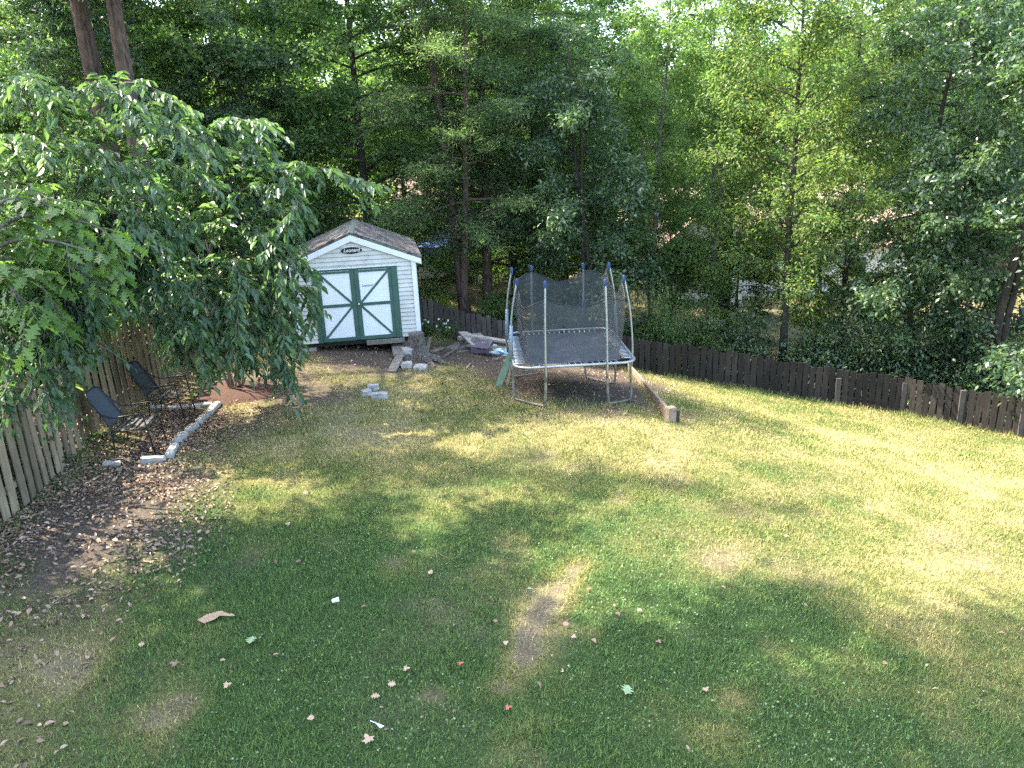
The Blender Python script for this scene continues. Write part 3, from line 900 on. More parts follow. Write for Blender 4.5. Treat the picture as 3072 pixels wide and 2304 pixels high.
# ------------------------------------------------------------------ fences
def fence(name, label, line, hgt, board_w, pitch, mat, both, seed, lean=0, posts=2.4, dog=False, th=.019, mat2=None):
    rnd = random.Random(seed)
    f = empty(name, label, 'fence', (line[0].x, line[0].y, hz(line[0].x, line[0].y)))
    off = Vector(f.location)
    post_d = 0
    cum = [0]
    for a, b in zip(line, line[1:]): cum.append(cum[-1] + (Vector((b.x, b.y)) - Vector((a.x, a.y))).length)
    def at(s):
        for i in range(len(line) - 1):
            if s <= cum[i + 1] or i == len(line) - 2:
                k = (s - cum[i]) / (cum[i + 1] - cum[i])
                a, b = line[i], line[i + 1]
                d = Vector((b.x - a.x, b.y - a.y)).normalized()
                return a.x + (b.x - a.x) * k, a.y + (b.y - a.y) * k, d
    total = cum[-1]
    nb = max(1, round(total / posts))
    bay = total / nb
    for i in range(nb):
        mb = MB()
        s = i * bay + pitch * .5
        j = 0
        while s < (i + 1) * bay:
            x, y, d = at(s)
            n = Vector((-d.y, d.x, 0))
            gzz = hz(x, y)
            h = hgt * rnd.uniform(.94, 1.04)
            tilt = rnd.gauss(0, .024) + lean
            side = 1 if (not both or j % 2 == 0) else -1
            ang = math.atan2(d.y, d.x)
            rot = Matrix.Rotation(ang, 3, 'Z') @ Matrix.Rotation(tilt, 3, 'Y') @ Matrix.Rotation(rnd.gauss(0, .012), 3, 'X')
            w = board_w * rnd.uniform(.93, 1.05)
            c = Vector((x, y, gzz + .04 + h / 2)) - n * (.035 * side) - off
            if dog:
                pts = [(-w / 2, -h / 2), (w / 2, -h / 2), (w / 2, h / 2 - .05), (w / 2 - .03, h / 2), (-w / 2 + .03, h / 2), (-w / 2, h / 2 - .05)]
                mb.prism([rot @ Vector((a, -th / 2, b)) + c for a, b in pts][::-1], rot @ Vector((0, th, 0)))
            else:
                mb.box(c, (w, th, h), rot)
            s += pitch * rnd.uniform(.97, 1.03) * (.5 if both else 1)
            j += 1
        mb.build('board_panel', mat if not mat2 or at(s)[0] > 1.6 else mat2, f)
        for zr in (.22, .80):
            mb = MB()
            for q in range(5):
                xa, ya, da = at((i + q / 5) * bay)
                xb, yb, db = at((i + (q + 1) / 5) * bay - .001)
                na = Vector((-da.y, da.x, 0)) * .012
                mb.bar(Vector((xa, ya, hz(xa, ya) + hgt * zr)) - off + na, Vector((xb, yb, hz(xb, yb) + hgt * zr)) - off + na, .04, .085)
            mb.build('rail', mat, f)
    for i in range(nb + 1):
        x, y, d = at(min(i * bay, total - .001))
        n = Vector((-d.y, d.x, 0))
        gzz = hz(x, y)
        hh = hgt * rnd.uniform(.98, 1.06)
        p = Vector((x, y, gzz)) + n * (.075 if not both else 0) - off
        MB().box(p + Vector((0, 0, hh / 2 - .1)), (.092, .092, hh + .2), Matrix.Rotation(math.atan2(d.y, d.x), 3, 'Z')).build('post', mat, f)
    return f
fl = fence('picket_fence', 'weathered tan picket fence with gaps behind the two metal chairs', FENCE_L, 1.72, .15, .25, M['fence_left'], False, 3, 0, 2.4, False)
fr_ = fence('board_fence', 'weathered board fence, right part darkened for shade, along the low back edge of the yard', FENCE_R, 1.02, .15, .178, M['fence_shaded'], False, 4, 0, 2.4, False, .022, M['fence_grey'])
# pale mended boards and posts that stand out on the dark fence
off = Vector(fr_.location)
for px, py, hh, lab in ((2513, 1200, .80, 'short pale replacement board'), (2708, 1240, .92, 'pale grey post'), (2880, 1275, 1.0, 'pale split post'), (3062, 1320, 1.05, 'pale post at frame edge')):
    d = ray(px, py - 40)
    tt = np.linspace(10, 30, 400)
    P = d[None, :2] * tt[:, None]
    fy = np.interp(P[:, 0], [q.x for q in FENCE_R], [q.y for q in FENCE_R])
    i = int(np.argmax(P[:, 1] > fy - .08))
    x, y = P[i]
    o = MB().box(Vector((x, y - .03, hz(x, y) + hh / 2)) - off, (.13, .07, hh), Matrix.Rotation(R(-14 + px % 5), 3, 'Z')).build('post' if hh > .85 else 'repair_board', M['fence_grey'], fr_, bevel=.006)
    o['label'] = lab

# ------------------------------------------------------------------ trampoline
TX, TY, TZ = 1.22, 16.0, .02
TWD, TDP, RIM = 2.44, 3.1, .86
tr_ = empty('trampoline', 'square trampoline with sagging dark safety net and blue capped poles', 'trampoline', (TX, TY, TZ), R(2.5))
hw, hd, rc = TWD / 2, TDP / 2, .32
def rrect(hw, hd, rc, z, n=7):
    pts = []
    for cx, cy_, a0 in ((hw - rc, hd - rc, 0), (-hw + rc, hd - rc, 90), (-hw + rc, -hd + rc, 180), (hw - rc, -hd + rc, 270)):
        for i in range(n):
            a = R(a0 + 90 * i / (n - 1))
            pts.append(Vector((cx + rc * math.cos(a), cy_ + rc * math.sin(a), z)))
    return pts
MB().tube(rrect(hw, hd, rc, RIM), .027, 10, closed=True).build('frame', M['steel'], tr_, True)
inner = rrect(hw - .24, hd - .26, .18, RIM - .01)
mb = MB()
cen = Vector((0, 0, RIM - .05))
ring2 = [cen + (p - cen) * .5 - Vector((0, 0, .02)) for p in inner]
n = len(inner)
mb.add([cen] + ring2 + inner, [(0, 1 + i, 1 + (i + 1) % n) for i in range(n)] + [(1 + i, 1 + n + i, 1 + n + (i + 1) % n, 1 + (i + 1) % n) for i in range(n)])
mb.build('jumping_mat', M['mat'], tr_, True)
ax = []
for k in range(15): 
    x = -hw + .36 + k * (TWD - .72) / 14
    ax += [((x, -hd, RIM), (x * .96, -hd + .26, RIM - .01)), ((x, hd, RIM), (x * .96, hd - .26, RIM - .01))]
for k in range(22):
    y = -hd + .36 + k * (TDP - .72) / 21
    ax += [((-hw, y, RIM), (-hw + .24, y * .97, RIM - .01)), ((hw, y, RIM), (hw - .24, y * .97, RIM - .01))]
for a, b in ax:
    MB().tube([a, b], .0125, 6).build('spring', M['steel'], tr_, True)
def leg_u(a, b):                                # one bent tube under each corner
    a, b = Vector((a[0], a[1], RIM)), Vector((b[0], b[1], RIM))
    spl = Vector((a.x + b.x, a.y + b.y, 0)).normalized() * .03
    pts = []
    m = (b - a)
    ga = hz(TX + a.x, TY + a.y) - TZ + .02
    gb = hz(TX + b.x, TY + b.y) - TZ + .02
    A0, B0 = Vector((a.x, a.y, ga)) + spl, Vector((b.x, b.y, gb)) + spl
    pts = [a - Vector((0, 0, .03)), a + (A0 - a) * .5, A0 + Vector((0, 0, .22)), A0 + Vector((0, 0, .08)) + m * .03, A0 + m * .12 + Vector((0, 0, .02)), B0 - m * .12 + Vector((0, 0, .02)), B0 + Vector((0, 0, .08)) - m * .03, B0 + Vector((0, 0, .22)), b + (B0 - b) * .5, b - Vector((0, 0, .03))]
    return MB().tube(smooth_path(pts, 4), .027, 8).build('leg', M['rust_steel'], tr_, True)
fx, sy_ = .61, .86
for s in (-1, 1):
    for q in (-1, 1):
        leg_u((s * fx, q * hd), (s * hw, q * sy_))
def pole(x, y, top, lean, cap=True, foam=False):
    nx_, ny_ = (0, math.copysign(1, y)) if abs(abs(y) - hd) < .01 else (math.copysign(1, x), 0)
    o = Vector((nx_, ny_, 0))
    pts = [Vector((x, y, RIM - .28)) + o * .035, Vector((x, y, RIM + .2)) + o * .045, Vector((x, y, RIM + top * .55)) + o * .04 + Vector((lean[0] * .3, lean[1] * .3, 0)), Vector((x, y, RIM + top * .85)) + o * .03 + Vector((lean[0] * .75, lean[1] * .75, 0)), Vector((x, y, RIM + top)) + o * .02 + Vector((lean[0], lean[1], 0))]
    pl = MB().tube(smooth_path(pts, 4), .021, 8).build('net_pole', M['steel'], tr_, True)
    e = pts[-1]
    MB().tube([e + Vector((0, 0, -.10)), e + Vector((0, 0, -.08)), e + Vector((0, 0, .02)), e + Vector((0, 0, .05))], [.022, .031, .031, .018], 10).build('pole_cap', M['foam_blue'], pl, True)
    if foam:
        MB().tube([pts[0] + Vector((0, 0, .25)), pts[1] + (pts[2] - pts[1]) * .75], [.036, .036], 10).build('foam_sleeve', M['foam_grey' if foam == 2 else 'foam_blue'], pl, True)
    return pl
tops = {}
for (x, y, top, ln, fm) in ((-fx, -hd, 1.66, (.04, .03), 0), (fx, -hd, 1.64, (-.02, .03), 0), (-hw, -sy_, 1.62, (.17, .02), 2), (-hw, sy_, 1.60, (.16, -.02), 2),
                            (hw, -sy_, 1.58, (-.15, .02), 0), (hw, sy_, 1.60, (-.15, -.02), 2), (-fx, hd, 1.52, (.02, -.04), 0), (fx, hd, 1.52, (0, -.04), 1)):
    pole(x, y, top, ln, True, fm)
# sagging net: a ring hung inside the poles, slit at the front
ring = rrect(hw - .26, hd - .28, .16, 0, 5)
ring = ring[15:] + ring[:15]                    # from the front right corner round the back to the front left corner
path = []
for a, b in zip(ring, ring[1:]):
    m = max(1, int((b - a).length / .12))
    for k in range(m): path.append(a + (b - a) * (k / m))
path.append(ring[-1])
hang = [(-fx, -hd + .1), (fx, -hd + .1), (-hw + .2, -sy_), (-hw + .2, sy_), (hw - .2, -sy_), (hw - .2, sy_), (-fx, hd - .1), (fx, hd - .1)]
rows = 12
def net_top(p):
    d = min(math.hypot(p.x - a, p.y - b) for a, b in hang)
    return 1.50 - .34 * (1 - math.exp(-(d / .35) ** 1.3)) + .04 * math.sin(p.x * 5 + p.y * 3) - (.10 if p.y < -hd + .5 else 0)
vs, fs, hem = [], [], []
def net_sheet(cols):
    """cols: a function of height fraction k giving the row of points"""
    b = len(vs)
    for r_ in range(rows + 1):
        k = r_ / rows
        pts = cols(k)
        for i, p in enumerate(pts):
            o = Vector((p.x, p.y, 0)).normalized()
            w = .05 * math.sin(p.x * 11 + p.y * 9) * math.sin(k * 3.1) + .03 * math.sin(p.x * 4.5 + p.y * 5 + k * 4)
            q = p + o * (w + .10 * k)
            vs.append((q.x, q.y, RIM + .01 + net_top(p) * k))
            if r_ == rows: hem.append(vs[-1])
    n = len(pts)
    for r_ in range(rows):
        for i in range(n - 1):
            fs.append((b + r_ * n + i, b + r_ * n + i + 1, b + (r_ + 1) * n + i + 1, b + (r_ + 1) * n + i))
net_sheet(lambda k: path)
fl_, fr0 = ring[-1], ring[0]
def slit(k): return .34 * max(0, 1 - k * 1.5)
net_sheet(lambda k: [fl_ + (Vector((-.2 - slit(k), fl_.y, 0)) - fl_) * (i / 6) for i in range(7)])
net_sheet(lambda k: [Vector((-.2 + slit(k), fl_.y + .02, 0)) + (fr0 - Vector((-.2 + slit(k), fl_.y + .02, 0))) * (i / 8) for i in range(9)])
nv = len(hem)
MB().add(vs, fs).build('safety_net', M['net'], tr_, True)
MB().tube([Vector(q) for q in hem], .010, 5, closed=True).build('net_hem', M['black_metal'], tr_, True)

# ------------------------------------------------------------------ patio chairs
def chair():
    t = empty('patio_chair', 'black metal patio chair with dark sling back and slatted seat, nearer one', 'chair', (0, 0, 0), 0, 'patio chairs by the picket fence')
    W = .29
    for s in (-1, 1):
        y = s * W
        MB().tube(smooth_path([(-.30, y, 0), (-.275, y, .22), (-.25, y, .42)], 4), .0135, 8).build('leg', M['black_metal'], t, True)
        MB().tube([(.31, y, 0), (.275, y, .40), (.255, y, .67)], .0125, 8).build('leg', M['black_metal'], t, True)
        MB().tube(smooth_path([(-.25, y, .42), (-.30, y * .97, .56), (-.40, y * .93, .76), (-.53, y * .86, 1.03)], 5), .0135, 8).build('back_post', M['black_metal'], t, True)
        MB().tube(smooth_path([(-.46, y * .91, .88), (-.36, y * 1.02, .74), (-.22, y * 1.06, .665), (0, y * 1.05, .67), (.255, y, .68)], 5), .0135, 8).build('armrest', M['black_metal'], t, True)
    MB().tube([(-.25, -W, .42), (.275, -W, .43), (.275, W, .43), (-.25, W, .42)], .012, 8, closed=True).build('seat_frame', M['black_metal'], t)
    st_ = MB()
    for k in range(6):
        x = -.20 + k * .083
        st_.box((x, 0, .435 - .02 * math.sin(k * 2.1)), (.05, 2 * W - .02, .010), Matrix.Rotation(R((k * 37) % 9 - 4), 3, 'Y') @ Matrix.Rotation(R((k * 53) % 7 - 3), 3, 'Z'))
    st_.build('seat', M['seat_slat'], t)
    sb = MB()
    nu, nvv = 9, 10
    vs = []
    for i in range(nvv):
        k = i / (nvv - 1)
        zc = .47 + k * .57
        xc = np.interp(zc, [.42, .56, .76, 1.03, 1.06], [-.25, -.30, -.40, -.53, -.545])
        hwid = W * np.interp(zc, [.42, 1.05], [.95, .83])
        for j in range(nu):
            u = j / (nu - 1) * 2 - 1
            vs.append((xc - .05 * (1 - u * u), u * hwid, zc + .03 * (1 - u * u) * k))
    sb.add(vs, [(i * nu + j, i * nu + j + 1, (i + 1) * nu + j + 1, (i + 1) * nu + j) for i in range(nvv - 1) for j in range(nu - 1)])
    o = sb.build('backrest', M['sling'], t, True)
    o.modifiers.new('thick', 'SOLIDIFY').thickness = .008
    MB().tube(smooth_path([(-.53, -W * .86, 1.03), (-.575, -W * .4, 1.06), (-.575, W * .4, 1.06), (-.53, W * .86, 1.03)], 5), .013, 8).build('top_rail', M['black_metal'], t, True)
    return t
ch = chair()
fa = G(462, 1356)
ch.location = (fa.x - .30, fa.y + .18, hz(fa.x - .3, fa.y))
ch.scale = (1.07,) * 3
ch.rotation_euler = (R(1), R(-1.5), R(6))
c2 = copy_tree(ch)
fa = G(556, 1260)
c2.location = (fa.x - .32, fa.y + .2, hz(fa.x - .3, fa.y))
c2.rotation_euler = (R(0), R(-1), R(4))
c2['label'] = 'black metal patio chair with dark sling back, farther one beside the border corner'

# ------------------------------------------------------------------ stone border of the chair bed
blocks = [((656, 1216), (625, 1248)), ((622, 1252), (593, 1276)), ((590, 1280), (562, 1302)), ((558, 1306), (530, 1334)), ((528, 1340), (506, 1378)),
          ((500, 1384), (420, 1390)), ((365, 1394), (306, 1400)), ((640, 1216), (575, 1222)), ((570, 1222), (500, 1228)), ((495, 1226), (440, 1226))]
nm = ['first block of the stone border, at its far corner', 'second block of the stone border counted from its far corner', 'third block of the stone border counted from its far corner', 'fourth block of the stone border counted from its far corner', 'corner block of the stone border nearest the camera',
      'long low block of the near border edge beside the corner', 'half buried block at the near border edge toward the fence', 'rough block of the far border edge beside the corner', 'middle block of the far border edge behind the farther chair', 'block of the far border edge nearest the picket fence']
rnd = random.Random(8)
def rough(o, amp, seed):
    bm = bmesh.new()
    bm.from_mesh(o.data)
    bmesh.ops.subdivide_edges(bm, edges=bm.edges[:], cuts=2, use_grid_fill=True)
    r = random.Random(seed)
    for v in bm.verts:
        v.co += Vector((r.gauss(0, amp), r.gauss(0, amp), r.gauss(0, amp)))
    bm.to_mesh(o.data)
    bm.free()
    return o
for k, ((a, b), (c_, d)) in enumerate(blocks):
    p, q = G(a, b), G(c_, d)
    h = .13 if k < 6 else .09
    o = MB().box((0, 0, 0), ((q - p).length * .97, .15, h), None, .9).build('border_block', M['stone'], bevel=.012)
    rough(o, .008, k)
    o.location = (p + q) / 2 + Vector((0, 0, h / 2 - .03))
    o.rotation_euler = (0, -math.atan2((q - p).z, math.hypot((q - p).x, (q - p).y)), math.atan2((q - p).y, (q - p).x) + rnd.gauss(0, .03))
    tag(o, nm[k], 'stone block', 'stone border blocks')

# ------------------------------------------------------------------ mulch ring
mp = G(702, 1178)
mr_, ms_ = 24, 7
vs, fs = [], []
for i in range(ms_ + 1):
    k = i / ms_
    for j in range(mr_):
        a = 2 * math.pi * j / mr_
        rr = k * (1.0 + .10 * math.sin(3 * a + 1) + .06 * math.sin(7 * a))
        x, y = mp.x + rr * math.cos(a), mp.y + rr * math.sin(a) * .95
        vs.append((x, y, hz(x, y) + .115 * (1 - k ** 2.2) - .025 * (k > .99) + random.Random(i * 99 + j).gauss(0, .012) * (k < .99)))
for i in range(ms_):
    for j in range(mr_):
        q = (j + 1) % mr_
        fs.append((i * mr_ + j, (i + 1) * mr_ + j, (i + 1) * mr_ + q, i * mr_ + q))
tag(MB().add(vs, fs).build('mulch_ring', M['mulch'], None, True), 'mound of red brown mulch around the stems of the drooping tree', 'mulch', kind='stuff')

# ------------------------------------------------------------------ retaining timber
a, b = G(1894, 1122), G(2000, 1262)
d = (b - a).normalized()
a = a - d * .9
rt = empty('retaining_timber', 'long low wooden retaining timber with square end post right of the trampoline', 'timber', (b.x, b.y, hz(b.x, b.y)))
o0 = Vector(rt.location)
za, zb = hz(a.x, a.y), hz(b.x, b.y)
MB().bar(Vector((a.x, a.y, za + .10)) - o0, Vector((b.x, b.y, zb + .13)) - o0, .06, .30).build('long_board', M['timber'], rt, bevel=.006)
MB().box((.05, -.10, .10), (.17, .15, .42), Matrix.Rotation(R(20), 3, 'Z')).build('end_post', M['timber'], rt, bevel=.008)
MB().box((.175, -.06, .06), (.05, .13, .34), Matrix.Rotation(R(20), 3, 'Z')).build('stake', M['bark_dark'], rt)

# ------------------------------------------------------------------ loose things around the shed and the trampoline
def plank(px0, px1, w, t_, mat, label, name='loose_board', lift0=0, lift1=0, cat='board', group=None, roll=0):
    p, q = G(*px0), G(*px1)
    p, q = p + Vector((0, 0, lift0 + t_ / 2)), q + Vector((0, 0, lift1 + t_ / 2))
    mid_ = (p + q) / 2
    o = MB().bar(p - mid_, q - mid_, w, t_, (math.sin(roll), 0, math.cos(roll))).build(name, mat, bevel=.004)
    o.location = mid_
    return tag(o, label, cat, group)
plank((1188, 1032), (1196, 1080), .26, .05, M['plank_grey'], 'wide grey board sloping down from the shed doors', lift0=.24, lift1=.10)
plank((1205, 1075), (1176, 1118), .21, .05, M['plank_grey'], 'grey weathered board lying across the foot of the ramp board', lift0=.11, lift1=.0)
plank((1200, 1085), (1212, 1110), .10, .05, M['plank_grey'], 'short board end under the crossed ramp boards', lift0=.04)
def block(px, py, s, rz, mat, label, name='concrete_block', lift=0, cat='block', group=None, tilt=0, amp=.006):
    p = G(px, py)
    o = MB().box((0, 0, s[2] / 2), s, None, .97).build(name, mat, bevel=.012)
    rough(o, amp, int(px))
    o.location = p + Vector((0, 0, lift - .015))
    o.rotation_euler = (tilt, tilt * .5, rz)
    return tag(o, label, cat, group)
block(1220, 1048, (.26, .30, .40), .15, M['concrete'], 'tall stacked block under the right end of the door sill', group='blocks by the shed corner')
block(1224, 1072, (.27, .28, .26), .3, M['concrete'], 'grey block in the middle of the steps beside the ramp board', group='blocks by the shed corner')
block(1222, 1100, (.24, .22, .12), .1, M['stone'], 'pale low block at the foot of the shed steps', group='blocks by the shed corner')
block(1262, 1106, (.30, .24, .10), -.2, M['stone'], 'pale bluish flat block on the ground below the stump', group='blocks by the shed corner', tilt=.08)
block(1100, 1186, (.22, .16, .13), .5, M['stone'], 'small pale block at the left of the trio on the lawn', group='trio of blocks on the lawn', amp=.012)
block(1121, 1170, (.24, .17, .14), .1, M['stone'], 'pale block at the back of the trio on the lawn', group='trio of blocks on the lawn', amp=.01)
block(1140, 1195, (.36, .18, .14), -.05, M['stone'], 'longest pale block at the front of the trio on the lawn', group='trio of blocks on the lawn')
# stump under the shed corner, roots spreading
p = G(1254, 1072)
st_ = MB()
nn, vs, fs = 16, [], []
for i, (h, r_) in enumerate(((-.08, .42), (.02, .33), (.12, .24), (.28, .20), (.46, .19), (.62, .185))):
    for j in range(nn):
        a = 2 * math.pi * j / nn
        rr = r_ * (1 + (.22 if i < 2 else .07) * math.sin(5 * a + i * .2) + .05 * math.sin(9 * a))
        vs.append((rr * math.cos(a), rr * math.sin(a), h))
for i in range(5):
    for j in range(nn): fs.append((i * nn + j, i * nn + (j + 1) % nn, (i + 1) * nn + (j + 1) % nn, (i + 1) * nn + j))
fs.append(tuple(5 * nn + j for j in range(nn)))
st_.add(vs, fs)
for dx, dy in ((.75, -.55), (.5, -.8), (-.5, -.55)):
    st_.tube(smooth_path([(dx * .2, dy * .2, .10), (dx * .6, dy * .6, .03), (dx, dy, -.06)], 4), [.09 - .006 * k for k in range(9)], 8)
o = rough(st_.build('tree_stump', M['bark_grey'], None), .012, 3)
o.location = p
tag(o, 'grey brown tree stump standing at the right corner of the shed', 'stump')
plank((1280, 1060), (1292, 1028), .09, .05, M['plank_tan'], 'tan board leaning upright right of the stump', lift1=.12)
plank((1296, 1058), (1326, 1048), .10, .06, M['plank_tan'], 'short tan board end lying right of the leaning board')
plank((1264, 1066), (1306, 1074), .12, .07, M['plank_grey'], 'grey board lying at the roots of the stump')
pc = G(1425, 1062)
def heap(a, b, w, t_, mat, label, roll=0, name='loose_board', cat='board'):
    p, q = Vector(a), Vector(b)
    m = (p + q) / 2
    o = MB().bar(p - m, q - m, w, t_, (math.sin(roll), 0, math.cos(roll))).build(name, mat, bevel=.004)
    o.location = pc + m
    return tag(o, label, cat, 'heap of old boards')
M['plank_pale'] = wood('plank_pale', (.22, .20, .175), (.38, .35, .31), (.52, .49, .45), (3, 14, 14))
heap((-.9, .25, .05), (-.35, .55, .16), .34, .05, M['plank_grey'], 'broad dark board flat at the left of the debris pile', .1)
heap((-.55, .1, .10), (.1, .6, .10), .12, .12, M['plank_grey'], 'thick beam under the debris pile')
heap((-.2, .5, .42), (1.1, .25, .20), .20, .06, M['plank_pale'], 'long pale board along the back of the debris pile', -.2)
heap((-.35, .75, .46), (.05, -.05, .26), .28, .035, M['plank_pale'], 'pale grey board sloping across the top of the debris pile', .15)
heap((.05, .75, .40), (.32, .0, .28), .24, .035, M['plank_grey'], 'grey board beside the pale one on the debris pile', .1)
heap((-.45, .45, .34), (-.15, .75, .38), .14, .10, M['plank_pale'], 'short pale block of wood at the back left of the debris pile')
heap((.3, .15, .12), (1.0, .35, .10), .16, .05, M['plank_tan'], 'tan board low at the right of the debris pile')
heap((-.6, -.05, .06), (.5, .12, .08), .10, .08, M['plank_grey'], 'square beam along the front of the debris pile')
plank((1400, 1106), (1412, 1092), .05, .03, M['plank_tan'], 'little tan stick of wood on bare soil below debris pile')
plank((1332, 1072), (1402, 1048), .03, .03, M['stem_pale'], 'pale stick leaning against the left of the debris pile', lift1=.22, cat='stick', name='stick')
o = MB().box((.15, 0, .28), (.62, .46, .035), Matrix.Rotation(R(16), 3, 'X') @ Matrix.Rotation(R(-18), 3, 'Z')).box((.15, .02, .14), (.5, .4, .16)).build('purplish_slab', M['purple'], bevel=.006)
o.location = pc
tag(o, 'dark purplish slab tilted on the front of the debris pile', 'slab')
plank((1485, 1082), (1530, 1066), .14, .05, M['plank_grey'], 'grey board lying below the pale tarp')
p = G(1500, 1030)
o = MB().box((0, 0, .28), (.46, .30, .12), Matrix.Rotation(R(-10), 3, 'Y')).box((.02, 0, .12), (.44, .28, .16)).build('storage_box', M['foam_grey'], bevel=.02)
o.location = p
tag(o, 'faded blue grey box behind the tarp beside the trampoline', 'box')
p = G(1492, 1062)
rb = bmesh.new()
bmesh.ops.create_icosphere(rb, subdivisions=3, radius=.24)
rr = random.Random(4)
from mathutils import noise as mnoise
for v in rb.verts:
    k = 1 + .55 * mnoise.noise(v.co * 9) + .3 * mnoise.noise(v.co * 22)
    v.co = Vector((v.co.x * k * 1.5, v.co.y * k, max(v.co.z * k * .9, -.05)))
me = bpy.data.meshes.new('crumpled_tarp')
rb.to_mesh(me)
rb.free()
me.materials.append(M['tarp'])
o = bpy.data.objects.new('crumpled_tarp', me)
COL.objects.link(o)
o.location = p + Vector((0, 0, .04))
tag(o, 'crumpled pale blue tarp on the ground left of the trampoline', 'tarp')
# green slatted panel leaning on the trampoline
p = G(1508, 1158)
lp = empty('leaning_board', 'pale green board leaning against the left front of the trampoline', 'board', p)
MB().bar((-.10, 0, .0), (.22, .1, .72), .14, .03, (0, -1, .2)).build('board', simple('green_board', (.10, .16, .11), (.22, .30, .21), 9, .8, .2), lp)
MB().bar((.10, .04, .0), (.25, .12, .60), .05, .05, (0, -1, .2)).build('brace', M['plank_tan'], lp)
# white flowers at the shed corner along the fence
def clump(name, label, cat, px, py, n, rad, hgt, leaf, mat, tmpl=T_LEAF, flowers=0, seed=0, group=None, loc=None):
    r = np.random.default_rng(seed)
    p = loc or G(px, py)
    t = empty(name, label, cat, p, 0, group)
    m = max(5, n // 14)
    tips = np.c_[r.normal(0, rad * .5, m), r.normal(0, rad * .5, m), hgt * r.uniform(.45, 1.0, m)]
    mb = MB()
    for q in tips:
        mb.tube([(q[0] * .25, q[1] * .25, -.04), (q[0] * .7, q[1] * .7, q[2] * .6), tuple(q)], [.008, .006, .003], 5)
    mb.build('stems', M['stem_pale'], t)
    idx = r.integers(0, m, n)
    k = r.uniform(.25, 1.05, n)[:, None]
    P = tips[idx] * np.c_[k ** .7 if False else k, k, k] + r.normal(0, rad * .14, (n, 3))
    P[:, 2] = np.maximum(P[:, 2], .02)
    a = r.uniform(0, 6.28, n)
    A = np.c_[np.cos(a), np.sin(a), r.normal(-.1, .4, n)]
    N = np.c_[r.normal(0, .5, n), r.normal(0, .5, n), np.ones(n)]
    L = leaf * r.uniform(.6, 1.25, n)
    leaf_object('foliage', P, A, N, L, L * .55, r.random(n), mat, tmpl, t)
    if flowers:
        F = tips[r.integers(0, m, flowers)] + r.normal(0, .05, (flowers, 3)) + (0, 0, .05)
        for f_ in range(flowers):
            fb = MB()
            fb.poly([Vector(F[f_]) + Vector((.034 * (1 if i % 2 else .45) * math.cos(i * math.pi / 6), .034 * (1 if i % 2 else .45) * math.sin(i * math.pi / 6) * .6, .03 * math.sin(i * math.pi / 6))) for i in range(12)])
            fb.build('flower', M['petal'], t)
    return t
clump('flowering_plant', 'low green plant with white daisy flowers at the fence foot, left one by the shed', 'plant', 1285, 1012, 260, .38, .55, .11, M['leaf_mid'], flowers=5, seed=3, group='white flowers by the fence')
clump('flowering_plant', 'low green plant with white daisy flowers at the fence foot, right one by the debris', 'plant', 1345, 1018, 220, .36, .5, .11, M['leaf_mid'], flowers=6, seed=4, group='white flowers by the fence')
for k, (x, y, lab) in enumerate(((75, 1450, 'low bluish weed clump at the near foot of the picket fence'), (185, 1395, 'low weed clump beside the picket fence left of the border'), (262, 1330, 'weed clump at the fence foot just behind the nearer chair'), (30, 1530, 'weed clump at the left edge of the photo below the fence post'))):
    clump('weed_clump', lab, 'weed', x, y, 130, .26, .22, .07, M['leaf_hedge'], seed=20 + k)
